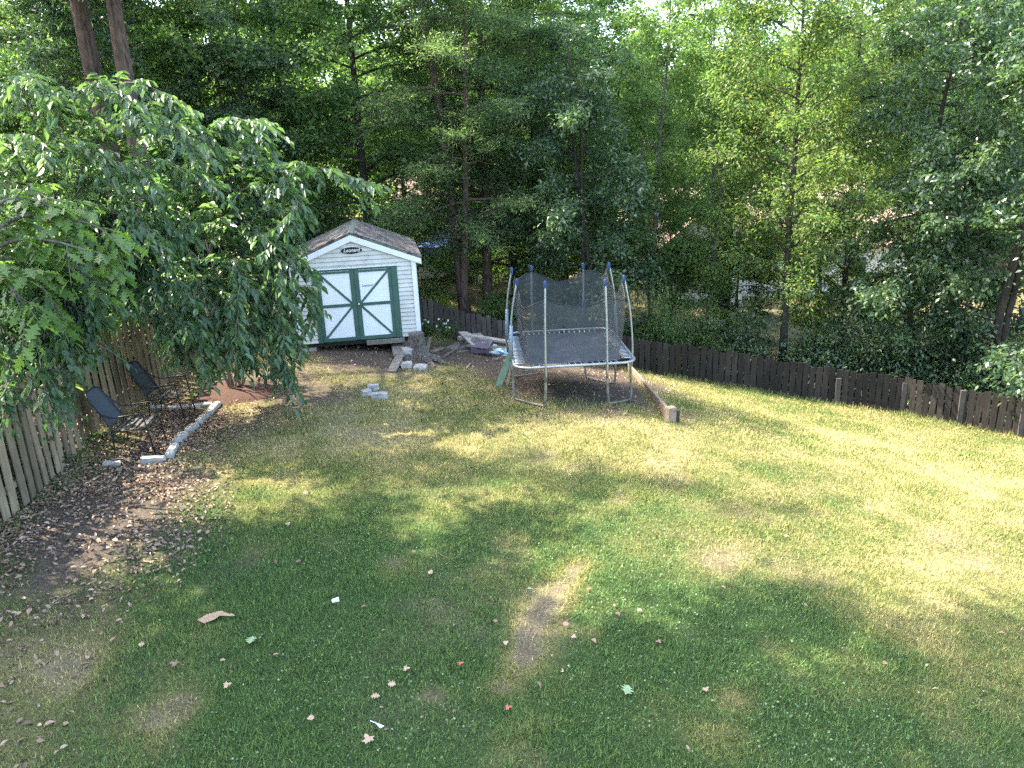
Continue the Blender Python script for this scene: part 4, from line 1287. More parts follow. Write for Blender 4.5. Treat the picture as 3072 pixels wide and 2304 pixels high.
# ------------------------------------------------------------------ trees
def tree_mesh(seed, H, r0, cb, Rw, nlimb, elev, droop, twigs, tlen, per, leaf, lw, prof, stems=1, flat=1.0, hang=.3, spread=.16, top=.0, wob=.25, turn=0):
    """trunk (MB) and leaf arrays of one tree, base at the origin"""
    r = np.random.default_rng(seed)
    tb = MB()
    LP, LA = [], []
    for s in range(stems):
        lean = r.normal(0, .025 + .03 * (stems > 1), 2) * H
        zz = np.linspace(0, 1, 9)
        ox = np.cumsum(r.normal(0, wob * .1, 9)) + lean[0] * zz
        oy = np.cumsum(r.normal(0, wob * .1, 9)) + lean[1] * zz
        ox -= ox[0]
        oy -= oy[0]
        b0 = r.normal(0, r0 * .7, 2) if stems > 1 else np.zeros(2)
        hs = H * (1 if s == 0 else r.uniform(.75, .98))
        rr = r0 * (1 if s == 0 else .8)
        tp = np.c_[b0[0] + ox, b0[1] + oy, zz * hs - .3 * (zz == 0)]
        tb.tube([tuple(p) for p in tp], [rr * (1.25 if i == 0 else (1 - .9 * z)) for i, z in enumerate(zz)], 10)
        nl = nlimb // stems
        for i in range(nl):
            u = (i + r.random()) / nl
            h = cb + (hs - cb) * u ** .9 * .98
            az = i * 2.39996 + r.normal(0, .35)
            ln = Rw * prof(u) * r.uniform(.6, 1.15)
            el = R(elev * (1 - .2 * u) + r.normal(0, 10) + top * u)
            k = np.clip(h / hs, 0, 1)
            st0 = np.array([np.interp(k, zz, tp[:, 0]), np.interp(k, zz, tp[:, 1]), h])
            t = np.linspace(0, 1, 6)
            d = np.array([math.cos(az) * math.cos(el), math.sin(az) * math.cos(el), math.sin(el)])
            bend = r.normal(0, .12, 2)
            lp = st0 + np.outer(t, d) * ln + np.c_[bend[0] * t * t * ln, bend[1] * t * t * ln, -droop * t * t * ln]
            lr = max(.012, rr * .36 * (1 - .7 * u))
            tb.tube([tuple(p) for p in lp], [lr * (1 - .82 * x) for x in t], 5, False)
            m = max(3, int(twigs * (.35 + ln / Rw)))
            tt = np.sqrt(r.uniform(.05, 1, m))
            base = np.stack([np.interp(tt, t, lp[:, q]) for q in range(3)], 1)
            dd = unit(d[None] * .8 + r.normal(0, .75, (m, 3)) * (1, 1, flat) - np.array([0, 0, hang]) * .6)
            tl = tlen * r.uniform(.4, 1.2, m)[:, None]
            for q in range(0, m, 5):
                e = base[q] + dd[q] * tl[q]
                tb.tube([tuple(base[q]), tuple((base[q] + e) / 2 + (0, 0, .03)), tuple(e)], [.012, .008, .004], 3, False)
            k = r.uniform(.1, 1.08, (m, per))
            P = base[:, None] + dd[:, None] * tl[:, None] * k[..., None] - np.array([0, 0, 1]) * (hang * .35 * tl[:, None] * k[..., None] ** 2)
            P = P + r.normal(0, spread * tlen, P.shape) * (1, 1, .75 * flat)
            LP.append(P.reshape(-1, 3))
            LA.append(np.repeat(dd, per, 0))
    P, A = np.concatenate(LP), np.concatenate(LA)
    n = len(P)
    A = A * .5 + r.normal(0, .7, (n, 3)) * (1, 1, .6) - np.array([0, 0, hang])
    N = r.normal(0, .8, (n, 3)) + (0, 0, .75)
    L = leaf * r.uniform(.6, 1.25, n)
    tint = np.clip(.5 + r.normal(0, .22, n) + .25 * (vnoise(P[:, 0] + P[:, 1] * .3, P[:, 2] + P[:, 1] * .5, 1.4, seed % 50, 2) - .5) * 2, 0, 1)
    if turn: tint = np.clip(tint - .25 * turn + turn * np.clip((P[:, 2] - 4) / 6, 0, 1) * (.6 + .8 * (vnoise(P[:, 0], P[:, 2] + P[:, 1], 1.1, 33, 2) - .3)), 0, 1)
    return tb, (P, A, N, L, L * lw, tint)
def make_tree(name, label, cat, bark, leaf, data, tmpl=T_QUAD, group=None):
    tb, lv = data
    t = empty(name, label, cat, (0, 0, 0), 0, group)
    tb.build('trunk', bark, t, True)
    leaf_object('crown', *lv, leaf, tmpl, t)
    return t
def put(t, x, y, s=1, rz=0, label=None, group=None, sz=None, dz=0):
    t.location = (x, y, hz(x, y) - .05 + dz)
    t.scale = (s, s, sz or s)
    t.rotation_euler = (0, 0, rz)
    if label: t['label'] = label
    if group: t['group'] = group
    return t
round_ = lambda u: .55 + .45 * math.sin(math.pi * min(1, u * .9 + .12))
cone_ = lambda u: 1.05 - .75 * u
full_ = lambda u: .9 + .1 * math.sin(math.pi * u)
K = {}
K['maple'] = [(M['bark_dark'], M['leaf_maple'], tree_mesh(s, 15, .19, 1.6, 3.6, 58, 22, .25, 36, .9, 18, .15, .62, round_, 1, .8, .3)) for s in (11, 12)]
K['dark'] = [(M['bark_dark'], M['leaf_dark'], tree_mesh(s, 13, .16, .4, 3.2, 60, 16, .35, 34, .8, 18, .165, .45, round_, 1 + (s % 2), .8, .55, wob=.6)) for s in (21, 22)]
K['yellow'] = [(M['bark_dark'], M['leaf_yellow'], tree_mesh(s, 13.5, .13, 1.7, 2.7, 60, 34, .18, 32, .85, 17, .135, .36, full_, 1, .9, .5)) for s in (31, 32)]
K['airy'] = [(M['bark_grey'], M['leaf_mid'], tree_mesh(33, 13.5, .10, 1.6, 2.0, 44, 44, .10, 26, .75, 18, .14, .38, lambda u: 1.15 - .75 * u, 2, .9, .45, wob=.6))]
K['conifer'] = [(M['bark_red'], M['leaf_pine'], tree_mesh(s, 16, .21, 3.0, 3.2, 72, 6, .16, 52, 1.0, 24, .14, .19, cone_, 43 - s, .5, .22, .13)) for s in (41, 42)]
K['shade'] = [(M['bark_grey'], M['leaf_maple'], tree_mesh(71, 19.5, .30, 4.6, 5.0, 64, 24, .2, 44, 1.2, 20, .24, .62, round_, 1, .8, .3))]
K['pine'] = [(M['bark_red'], M['leaf_pine'], tree_mesh(43, 19, .30, 8.6, 3.6, 50, 4, .2, 40, 1.0, 18, .16, .18, cone_, 1, .4, .25, .14, wob=.1))]
K['far'] = [(M['bark_dark'], M['leaf_mid'], tree_mesh(s, 14, .18, .6, 4.6, 52, 22, .2, 26, 1.3, 16, .30, .6, round_, 1, .8, .3)) for s in (51, 52)]
protos, used = {}, {}
def tree(kind, v, name, label, cat, x, y, s, rz, group=None, bark=None, leaf=None, sz=None):
    key = (kind, v % len(K[kind]))
    bk, lf, data = K[kind][key[1]]
    if key not in protos:
        t = protos[key] = make_tree(name, label, cat, bk, lf, data)
    else:
        t = copy_tree(protos[key])
        t.name = name
        for ch in t.children: ch.name = ch.name.split('.')[0]
    t['label'], t['category'] = label, cat
    if group: t['group'] = group
    elif 'group' in t: del t['group']
    for ch in t.children:
        want = bark if ch.name.startswith('trunk') else leaf
        base = bk if ch.name.startswith('trunk') else lf
        for sl in ch.material_slots:
            sl.link = 'OBJECT'
            sl.material = want or base
    return put(t, x, y, s, rz, sz=sz)
def bx(px, y):                                # X of a column of the photograph at a given distance (roughly at trunk height)
    return (px - 1536) / F_PX * (y * math.cos(R(PITCH)) + 5 * math.sin(R(PITCH)))
W1 = 'trees just beyond the back fence'
rows = [
    # kind, variant, name, label, px of the trunk, distance, scale, turn
    ('conifer', 0, 'conifer_tree', 'feathery conifer with reddish split trunk standing behind the shed and trampoline', 1412, 25.6, 1.0, .4),
    ('conifer', 1, 'conifer_tree', 'conifer with straight black trunk just right of the reddish split one', 1474, 27.2, 1.0, 2.1),
    ('conifer', 1, 'conifer_tree', 'tall conifer whose flat sprays fill the gap above the trampoline', 1640, 29.0, 1.05, 4.0),
    ('maple', 0, 'maple_tree', 'backlit maple with dark trunk rising behind the shed roof', 1140, 27.0, 1.0, .2),
    ('maple', 1, 'maple_tree', 'backlit maple with dark trunk left of the shed', 705, 28.0, 1.1, 1.3),
    ('maple', 0, 'maple_tree', 'broad maple between the two dark trunks left of the shed', 930, 32.0, 1.1, 3.0),
    ('dark', 0, 'broadleaf_tree', 'dark leafy tree directly behind the trampoline net', 1775, 24.6, .82, .7),
    ('maple', 1, 'maple_tree', 'leafy maple behind the conifers above the trampoline poles', 1560, 31.0, 1.0, 2.2),
    ('maple', 0, 'maple_tree', 'leafy maple filling the gap right of the trampoline behind the slender trees', 1850, 33.0, .8, 5.1),
    ('maple', 1, 'maple_tree', 'tall leafy maple far behind the trampoline under the bright sky gap', 1790, 38.0, 1.0, 3.3),
    ('maple', 0, 'maple_tree', 'tall maple far behind the dark tree of the trampoline net', 1715, 35.0, 1.12, 1.3),
    ('maple', 0, 'maple_tree', 'tall maple far behind the yellow topped forked tree', 2200, 36.0, 1.12, 2.7),
    ('airy', 0, 'slender_tree', 'slender airy tree with thin bare upper stems against the sky', 1965, 26.5, 1.0, .5),
    ('airy', 0, 'slender_tree', 'slender pale green tree between the airy tree and the yellow topped tree', 2140, 25.5, .92, 2.4),
    ('yellow', 0, 'yellowing_tree', 'tall yellow green tree with a forked dark trunk at centre right', 2368, 23.6, 1.05, 1.0),
    ('dark', 1, 'broadleaf_tree', 'dark dense tree right of the yellow green tree', 2740, 23.2, .95, 2.0),
    ('dark', 0, 'broadleaf_tree', 'dark large leaved tree at the right edge of the photo', 3020, 21.0, .95, 3.3),
    ('dark', 1, 'broadleaf_tree', 'dark tree behind the dense ones at the right', 2880, 27.0, 1.15, 4.4),
    ('dark', 1, 'broadleaf_tree', 'small bushy tree in front of the white house right of the trampoline', 2235, 27.5, .5, .4),
    ('maple', 1, 'maple_tree', 'young maple in front of the brown roofed house', 2480, 29.0, .5, 1.9),
    ('airy', 0, 'slender_tree', 'thin young tree between the trampoline and the slender trees', 2030, 30.0, .6, 4.9),
    ('yellow', 1, 'yellowing_tree', 'yellow green tree partly hidden behind the forked one', 2560, 27.5, 1.05, 2.0),
]
for kd, v, nm_, lb, px, y, s, rz in rows:
    tree(kd, v, nm_, lb, 'tree', bx(px, y), y, s, rz, W1)
# woods on the rise left of the shed
W2 = 'trees on the rise beyond the picket fence'
for kd, v, nm_, lb, x, y, s, rz in [
    ('pine', 0, 'pine_tree', 'thick trunked pine upper left, left one of a close pair', -9.75, 20.0, 1.0, 2.6),
    ('pine', 0, 'pine_tree', 'thick trunked pine upper left, right one of a close pair', -9.0, 19.6, .95, 5.0),
    ('pine', 0, 'pine_tree', 'pine with pale trunk at the upper left corner', bx(66, 23.0), 23.0, .8, 1.0),
    ('maple', 1, 'maple_tree', 'bright backlit maple between the twin pines and the shed', bx(500, 25), 25.0, 1.0, .5),
    ('maple', 0, 'maple_tree', 'maple behind the twin pines at the upper left', bx(330, 29), 29.0, 1.1, 2.2),
    ('dark', 0, 'broadleaf_tree', 'dark low branched tree left of the shed behind the drooping tree', bx(760, 24.5), 24.5, .72, 5.2),
    ('dark', 1, 'broadleaf_tree', 'dark tree on the rise behind the picket fence', bx(420, 21.5), 21.5, .7, 1.5)]:
    tree(kd, v, nm_, lb, 'tree', x, y, s, rz, W2)
# large trees left of the frame whose crowns reach in and shade the front lawn
for kd, v, nm_, lb, x, y, s, rz in [
    ('airy', 0, 'slender_tree', 'tall slender tree standing left of the photo beyond the picket fence', -10.8, 15.1, 1.35, 1.0),
    ('shade', 0, 'maple_tree', 'tall maple standing left of the photo and shading the front lawn', -11.4, 8.0, 1.0, 4.0)]:
    t = tree(kd, v, nm_, lb, 'tree', x, y, s, rz, 'tall trees left of the yard')
    if kd == 'airy': t.scale = (.62, .62, 1.4)
# far trees
far = [(-26, 44), (-18, 40), (-11, 43), (-5, 39), (0, 46), (-1, 54), (4, 70), (13, 62), (20, 62), (27, 56), (32, 46), (30, 36), (36, 60), (-14, 56), (9, 74), (-24, 33), (27, 70), (-34, 52),
       (-9, 62), (-20, 62), (16, 76), (22, 80), (34, 76), (44, 62), (42, 48), (38, 38), (-29, 66), (-40, 66), (-16, 34), (-21, 28), (-27, 24), (47, 75), (-3, 80), (-13, 78), (31, 27)]
for k, (x, y) in enumerate(far):
    tree('far', k, 'background_tree', 'distant green tree far behind the fence filling gaps between nearer trees', 'tree', x, y, (.95 + .35 * ((k * 7) % 5) / 5) * (.72 if y < 36 else 1.1 if y > 55 else .86) * (.92 if .10 < x / y < .21 or .40 < x / y < .47 else 1), k * 1.7, 'distant trees behind the yards')

# shrubs beyond the fence
def shrub_mesh(seed, n, rad, h, leaf, lw):
    r = np.random.default_rng(seed)
    m = n // 16
    d = unit(r.normal(0, 1, (m, 3)) * (1, 1, .9) + (0, 0, .35))
    tips = d * (np.array([rad, rad, h]) * r.uniform(.55, 1.08, m)[:, None])
    tips[:, 2] = np.abs(tips[:, 2])
    tb = MB()
    for q in tips[::3]:
        tb.tube([(q[0] * .12, q[1] * .12, -.1), (q[0] * .55, q[1] * .55, q[2] * .65), tuple(q)], [.022, .014, .005], 5, False)
    P = np.repeat(tips, 16, 0) * r.uniform(.72, 1.06, (m * 16, 1)) + r.normal(0, .13 * rad, (m * 16, 3))
    P[:, 2] = np.maximum(P[:, 2], .03)
    A = np.repeat(d, 16, 0) * .5 + r.normal(0, .6, (m * 16, 3)) - (0, 0, .3)
    N = r.normal(0, .5, (m * 16, 3)) + (0, 0, 1)
    L = leaf * r.uniform(.6, 1.25, m * 16)
    return tb, (P, A, N, L, L * lw, np.clip(.5 + r.normal(0, .25, m * 16), 0, 1))
SHR = [shrub_mesh(61, 5200, 1.0, 1.9, .12, .5), shrub_mesh(62, 4200, 1.2, 1.4, .10, .55), shrub_mesh(63, 6800, 1.1, 2.8, .12, .36)]
sh_protos = {}
def shrub(v, label, x, y, s, rz, leaf, group='shrubs along the back fence', dz=0, sz=None):
    if v not in sh_protos:
        tb, lv = SHR[v]
        t = empty('shrub', label, 'shrub', (0, 0, 0), 0, group)
        tb.build('stems', M['bark_dark'], t)
        leaf_object('foliage', *lv, leaf, T_LEAF if v == 0 else T_QUAD, t)
        sh_protos[v] = t
    else:
        t = copy_tree(sh_protos[v])
    t['label'], t['group'] = label, group
    for ch in t.children:
        if ch.name.startswith('foliage'):
            for sl in ch.material_slots:
                sl.link = 'OBJECT'
                sl.material = leaf
    return put(t, x, y, s, rz, sz=sz)
for v, px, y, s, lf, lb in [
    (0, 1330, 25.2, .62, 'leaf_lime', 'bright lime shrub showing over the fence right of the shed'),
    (0, 1500, 25.0, .95, 'leaf_mid', 'pale green shrub over the fence left of the trampoline'),
    (1, 1262, 26.5, 1.1, 'leaf_maple', 'dark green shrub behind the right wall of the shed'),
    (2, 1660, 24.0, .8, 'leaf_dark', 'dark shrub seen through the trampoline net'),
    (2, 1975, 23.2, 1.0, 'leaf_mid', 'feathery mid green shrub right of the trampoline poles'),
    (2, 2100, 23.6, .95, 'leaf_mid', 'feathery mid green shrub over the fence below the slender trees'),
    (2, 2260, 23.0, .9, 'leaf_dark', 'dark narrow leaved shrub hanging over the fence at centre right'),
    (0, 2460, 22.6, 1.1, 'leaf_dark', 'dark shrub over the fence right of the forked trunk'),
    (2, 2590, 22.4, 1.05, 'leaf_dark', 'dark shrub over the fence above the short pale board'),
    (0, 2800, 21.2, 1.2, 'leaf_dark', 'dark bluish shrub over the fence near the pale split post'),
    (2, 2960, 20.6, 1.1, 'leaf_dark', 'dark shrub over the fence at the right edge'),
    (1, 3100, 19.5, 1.3, 'leaf_dark', 'low dark shrub where the fence leaves the photo')]:
    shrub(v, lb, bx(px, y), y + (.8 if px > 2700 else 0), s, px * .01, M[lf])
for v, px, y, s, lf, lb in [
    (0, 820, 23.5, 1.0, 'leaf_dark', 'dark shrub at the left wall of the shed'),
    (1, 640, 20.5, 1.4, 'leaf_maple', 'broad shrub behind the drooping tree'),
    (0, 480, 19.5, 1.3, 'leaf_mid', 'mid green shrub on the rise behind the farther chair'),
    (1, 250, 16.5, 1.5, 'leaf_maple', 'broad shrub on the rise above the picket fence'),
    (2, 60, 15.5, 1.5, 'leaf_dark', 'tall dark shrub on the rise at the left edge'),
    (2, 350, 18.5, 1.4, 'leaf_maple', 'tall shrub on the rise under the twin pines'),
    (2, 590, 23.5, 1.5, 'leaf_maple', 'tall shrub between the picket fence end and the dark trunk'),
    (0, 950, 25.5, 1.5, 'leaf_dark', 'dark shrub behind the shed roof'),
    (2, 1130, 26.0, 1.2, 'leaf_dark', 'dark tall shrub behind the shed ridge')]:
    shrub(v, lb, bx(px, y), y, s, px * .013, M[lf], 'shrubs around the shed and rise')

for x, y, s, lb in ((-9.4, 11.0, 1.9, 'added shrub shading the leaf bed from outside the left frame edge, farther one'), (-9.0, 8.9, 1.7, 'added shrub shading the leaf bed from outside the left frame edge, nearer one')):
    shrub(0, lb, x, y, s, x, M['leaf_maple'], 'shrubs around the shed and rise')  # added mostly out of view to keep sun off the leaf bed
# ------------------------------------------------------------------ trees hanging into the yard, built branch by branch
def branch_tree(name, label, base, stems, branches, bark, leafm, leaf, lw, tmpl, sprays, per, seed, hang, cat='tree', spray_len=.7, rad=.03):
    """stems and branches are world polylines; leafy sprays arch off every branch, leaves hang in two ranks"""
    r = np.random.default_rng(seed)
    t = empty(name, label, cat, base)
    off = np.array(base)
    mb = MB()
    for s in stems:
        p = smooth_path([Vector(q) - Vector(base) for q in s], 5)
        mb.tube(p, [rad * (1 - .6 * i / len(p)) for i in range(len(p))], 7)
    LP, LA, LN = [], [], []
    for b in branches:
        bp = np.array([tuple(q) for q in smooth_path(b, 6)]) - off
        mb.tube([tuple(q) for q in bp], [max(.004, rad * .5 * (1 - .9 * i / len(bp))) for i in range(len(bp))], 5, False)
        seg = np.linalg.norm(np.diff(bp, axis=0), axis=1)
        cum = np.r_[0, np.cumsum(seg)]
        tot = cum[-1]
        ns = max(3, int(sprays * tot))
        for k in range(ns + 1):
            s = tot * (.16 + .84 * (k + r.random() * .5) / ns) if k < ns else tot * .9
            s = min(s, tot * .985)
            p0 = np.array([np.interp(s, cum, bp[:, q]) for q in range(3)])
            p1 = np.array([np.interp(min(s + .05, tot), cum, bp[:, q]) for q in range(3)])
            d = unit(p1 - p0 + 1e-6)
            ln = spray_len * r.uniform(.45, 1.1)
            dd = d * .75 + r.normal(0, .55, 3) * (1, 1, .6) if k < ns else d
            dd = unit(dd)
            m = per
            tt = np.linspace(.08, 1, m)
            sp = p0 + np.outer(tt, dd) * ln - np.outer(tt ** 2, [0, 0, 1]) * ln * hang
            mb.tube([tuple(p0), tuple(sp[m // 2]), tuple(sp[-1])], [.008, .006, .003], 4, False)
            tang = unit(np.gradient(sp, axis=0))
            sd = unit(np.cross(tang, [0, 0, 1]) + 1e-6)
            alt = np.where(np.arange(m) % 2, 1, -1)[:, None]
            LP.append(sp + r.normal(0, .015, sp.shape))
            LA.append(tang * .55 + sd * alt * r.uniform(.35, .9, (m, 1)) - np.array([0, 0, 1]) * r.uniform(.25, 1.0, (m, 1)) * (hang + .25))
            LN.append(np.array([0, 0, 1]) + r.normal(0, .35, sp.shape) + sd * alt * .3)
    P, A, N = np.concatenate(LP), np.concatenate(LA), np.concatenate(LN)
    n = len(P)
    L = leaf * r.uniform(.55, 1.2, n)
    mb.build('trunk', bark, t, True)
    leaf_object('crown', P, A, N, L, L * lw, np.clip(.5 + r.normal(0, .24, n), 0, 1), leafm, tmpl, t)
    return t
def dd_(x, y, z): return D(x * S, y * S, z)
base = Vector((mp.x, mp.y, hz(mp.x, mp.y) + .05))
top = dd_(415, 470, 16.2)
fork = dd_(470, 640, 16.3)
stems = []
rs = random.Random(2)
stem_tops = [dd_(430, 610, 16.4), dd_(480, 600, 16.0), dd_(520, 630, 16.6), dd_(400, 520, 16.8), dd_(350, 600, 15.8), dd_(540, 560, 15.6), dd_(455, 520, 15.5)]
for q in stem_tops:
    b = base + Vector((rs.uniform(-.16, .16), rs.uniform(-.12, .12), 0))
    stems.append([b, b.lerp(q, .5) + Vector((rs.uniform(-.1, .1), 0, .1)), q])
def br(*pts):
    return [dd_(*p) for p in pts]
def brd(*pts):                                 # the drooping tree keeps clear of the shed
    return [dd_(x - (max(0, x - 545) * (.3 if y < 660 else .42) if y > 480 else 0), y, d) for x, y, d in pts]
branches = [
    brd((430, 560, 16.0), (430, 330, 15.0), (490, 262, 14.2), (545, 268, 13.8), (572, 305, 13.6)),
    brd((440, 540, 16.0), (480, 400, 15.2), (560, 366, 14.8), (680, 362, 14.6), (750, 378, 14.5), (790, 408, 14.5)),
    brd((450, 560, 16.0), (500, 430, 14.9), (580, 400, 14.2), (640, 430, 13.9), (664, 482, 13.8)),
    brd((470, 600, 16.0), (540, 540, 15.2), (600, 530, 14.7), (660, 540, 14.4), (705, 580, 14.3)),
    brd((500, 630, 16.2), (580, 610, 15.9), (660, 612, 15.8), (720, 632, 15.8), (768, 680, 15.9)),
    brd((480, 620, 16.0), (560, 600, 15.2), (620, 640, 14.6), (660, 720, 14.3), (684, 835, 14.2)),
    brd((500, 640, 16.0), (590, 640, 15.4), (660, 655, 15.0), (700, 700, 14.9), (712, 745, 14.9)),
    brd((470, 640, 16.2), (440, 600, 14.6), (420, 640, 13.9), (430, 730, 13.6), (440, 800, 13.6)),
    brd((440, 620, 16.2), (360, 580, 14.8), (300, 600, 14.0), (330, 690, 13.7)),
    brd((480, 560, 16.0), (500, 500, 15.0), (560, 500, 14.4), (620, 560, 14.1), (640, 640, 14.0)),
    brd((430, 540, 16.2), (370, 430, 15.2), (330, 400, 14.6), (270, 420, 14.2)),
    brd((440, 520, 16.0), (380, 360, 15.3), (340, 300, 14.9), (400, 270, 14.4), (450, 290, 14.1)),
    brd((460, 560, 16.0), (400, 480, 14.9), (340, 490, 14.2), (300, 540, 13.9)),
    brd((470, 560, 15.8), (480, 480, 14.6), (440, 460, 13.9), (400, 500, 13.5)),
    brd((500, 600, 16.0), (540, 620, 14.9), (560, 690, 14.4), (570, 760, 14.3)),
    brd((510, 620, 16.2), (600, 670, 15.4), (640, 720, 15.0), (640, 790, 14.9)),
    brd((430, 600, 16.0), (380, 640, 14.8), (370, 720, 14.3)),
    brd((450, 540, 16.2), (420, 400, 16.0), (470, 330, 15.8), (540, 320, 15.6), (600, 345, 15.5)),
    brd((500, 560, 16.4), (560, 460, 16.2), (620, 455, 16.0), (690, 500, 15.9)),
    brd((430, 560, 16.6), (330, 460, 16.4), (260, 380, 16.2), (220, 360, 16.0)),
    brd((480, 600, 15.6), (500, 560, 14.2), (520, 620, 13.7), (510, 700, 13.5)),
]
branches += [br((480, 640, 15.8), (470, 610, 14.6), (490, 680, 14.0), (505, 770, 13.9)), br((460, 640, 15.8), (450, 600, 14.8), (470, 650, 14.2), (465, 740, 14.0)),
    br((490, 620, 15.8), (520, 600, 14.9), (545, 660, 14.4), (540, 790, 14.3)), br((440, 640, 15.9), (400, 620, 14.9), (395, 690, 14.3), (400, 770, 14.2)),
    br((450, 560, 16.0), (470, 420, 15.2), (520, 340, 14.8), (600, 370, 14.5), (640, 410, 14.4))]
branch_tree('drooping_tree', 'multi stemmed tree with long drooping leafy sprays in front of the shed', base, stems, branches, M['stem_pale'], M['leaf_droop'], .22, .42, T_LEAF, 9.0, 9, 5, .22, 'tree', .55)
# a second of its kind behind the picket fence, arching in from the left
b2 = G(120, 1120) + Vector((-1.2, 1.5, 0))
b2 = Vector((-8.6, 13.6, hz(-8.6, 13.6)))
st2 = [[b2, b2.lerp(dd_(150, 420, 14.2), .5), dd_(150, 420, 14.2)], [b2 + Vector((.2, 0, 0)), b2.lerp(dd_(60, 380, 13.8), .5), dd_(60, 380, 13.8)]]
br2 = [
    br((150, 430, 14.2), (130, 250, 13.4), (190, 190, 12.8), (270, 215, 12.4), (310, 260, 12.2)),
    br((150, 420, 14.2), (220, 290, 13.4), (300, 250, 12.9), (380, 275, 12.6), (420, 330, 12.5)),
    br((120, 420, 14.0), (60, 230, 13.2), (20, 180, 12.6), (70, 170, 12.0), (120, 220, 11.8)),
    br((150, 440, 14.0), (200, 380, 13.0), (270, 360, 12.5), (330, 400, 12.3)),
    br((120, 440, 14.0), (120, 340, 12.8), (180, 320, 12.2), (240, 360, 12.0)),
    br((80, 420, 13.8), (30, 330, 12.6), (40, 290, 12.1), (100, 330, 11.8)),
    br((150, 460, 14.0), (220, 460, 12.9), (290, 470, 12.4), (340, 530, 12.2)),
    br((100, 440, 13.8), (60, 430, 12.5), (90, 420, 12.0), (160, 470, 11.8)),
    br((150, 440, 14.2), (280, 360, 13.8), (360, 350, 13.6), (450, 400, 13.5)),
    br((60, 400, 13.8), (-30, 380, 12.6), (-40, 420, 12.2), (20, 470, 11.9)),
    br((130, 420, 14.2), (200, 220, 13.8), (260, 180, 13.6), (330, 190, 13.4), (390, 230, 13.3)),
]
branch_tree('arching_tree', 'leafy tree with arching sprays reaching in over the picket fence from the left', b2, st2, br2, M['bark_grey'], M['leaf_droop'], .20, .42, T_LEAF, 8.0, 10, 6, .25, 'tree', .6, .05)
# oak branches low on the left
b3 = Vector((-8.3, 9.9, hz(-8.3, 9.9)))
st3 = [[b3, b3.lerp(dd_(-60, 520, 9.6), .5), dd_(-60, 520, 9.6)]]
br3 = [
    br((-60, 540, 9.6), (40, 470, 9.5), (130, 470, 9.5), (210, 490, 9.5), (255, 530, 9.5)),
    br((-60, 560, 9.6), (30, 520, 9.3), (110, 520, 9.2), (180, 540, 9.2), (225, 560, 9.2)),
    br((-60, 580, 9.6), (20, 580, 9.2), (70, 600, 9.1), (110, 640, 9.1)),
    br((-60, 560, 9.6), (0, 600, 9.0), (40, 640, 8.9), (60, 690, 8.9)),
    br((-60, 520, 9.6), (0, 440, 9.6), (60, 430, 9.5), (120, 450, 9.4)),
    br((-60, 560, 9.6), (60, 560, 9.7), (150, 580, 9.7), (200, 620, 9.7)),
]
branch_tree('oak_tree', 'young oak with lobed bright leaves at the left edge above the fence', b3, st3, br3, M['bark_grey'], M['leaf_oak'], .22, .62, T_OAK, 8, 9, 7, .25, 'tree', .55, .06)
# oval leaved shrub over the fence
b4 = Vector((-7.8, 10.4, hz(-7.8, 10.4)))
st4 = [[b4, b4.lerp(dd_(60, 700, 10.2), .5), dd_(60, 700, 10.2)], [b4, b4.lerp(dd_(160, 640, 10.6), .5), dd_(160, 640, 10.6)]]
br4 = []
r4 = random.Random(9)
for k in range(26):
    ex, ey = r4.uniform(-30, 225), r4.uniform(640, 870)
    if ex > 150 and ey > 800: ey -= 80
    br4.append(br((100, 660, 10.4), ((100 + ex) / 2, min(640, ey - 90), 9.9 + r4.uniform(-.3, .5)), (ex, ey - 30, 9.6 + r4.uniform(-.3, .7)), (ex + r4.uniform(-10, 20), ey, 9.6 + r4.uniform(-.3, .7))))
branch_tree('overhanging_shrub', 'dark shrub with oval leaves hanging over the near end of the picket fence', b4, st4, br4, M['bark_grey'], M['leaf_hedge'], .125, .6, T_LEAF, 6.5, 9, 8, .4, 'shrub', .5, .03)
# mid layer between them
b5 = Vector((-8.5, 13.0, hz(-8.5, 13.0)))
st5 = [[b5, b5.lerp(dd_(230, 640, 13.2), .5), dd_(230, 640, 13.2)]]
br5 = []
for k in range(22):
    ex, ey = r4.uniform(150, 400), r4.uniform(500, 720)
    if ex < 300 and ey > 690: ey = 640
    br5.append(br((240, 640, 13.2), ((240 + ex) / 2, min(560, ey - 80), 13.0 + r4.uniform(-.4, .5)), (ex, ey - 25, 12.9 + r4.uniform(-.5, .7)), (ex + r4.uniform(-10, 25), ey, 12.9 + r4.uniform(-.5, .7))))
branch_tree('leaning_shrub', 'mid green shrub leaning over the picket fence behind the chairs', b5, st5, br5, M['bark_grey'], M['leaf_hedge'], .15, .52, T_LEAF, 5.5, 10, 10, .45, 'shrub', .6, .03)

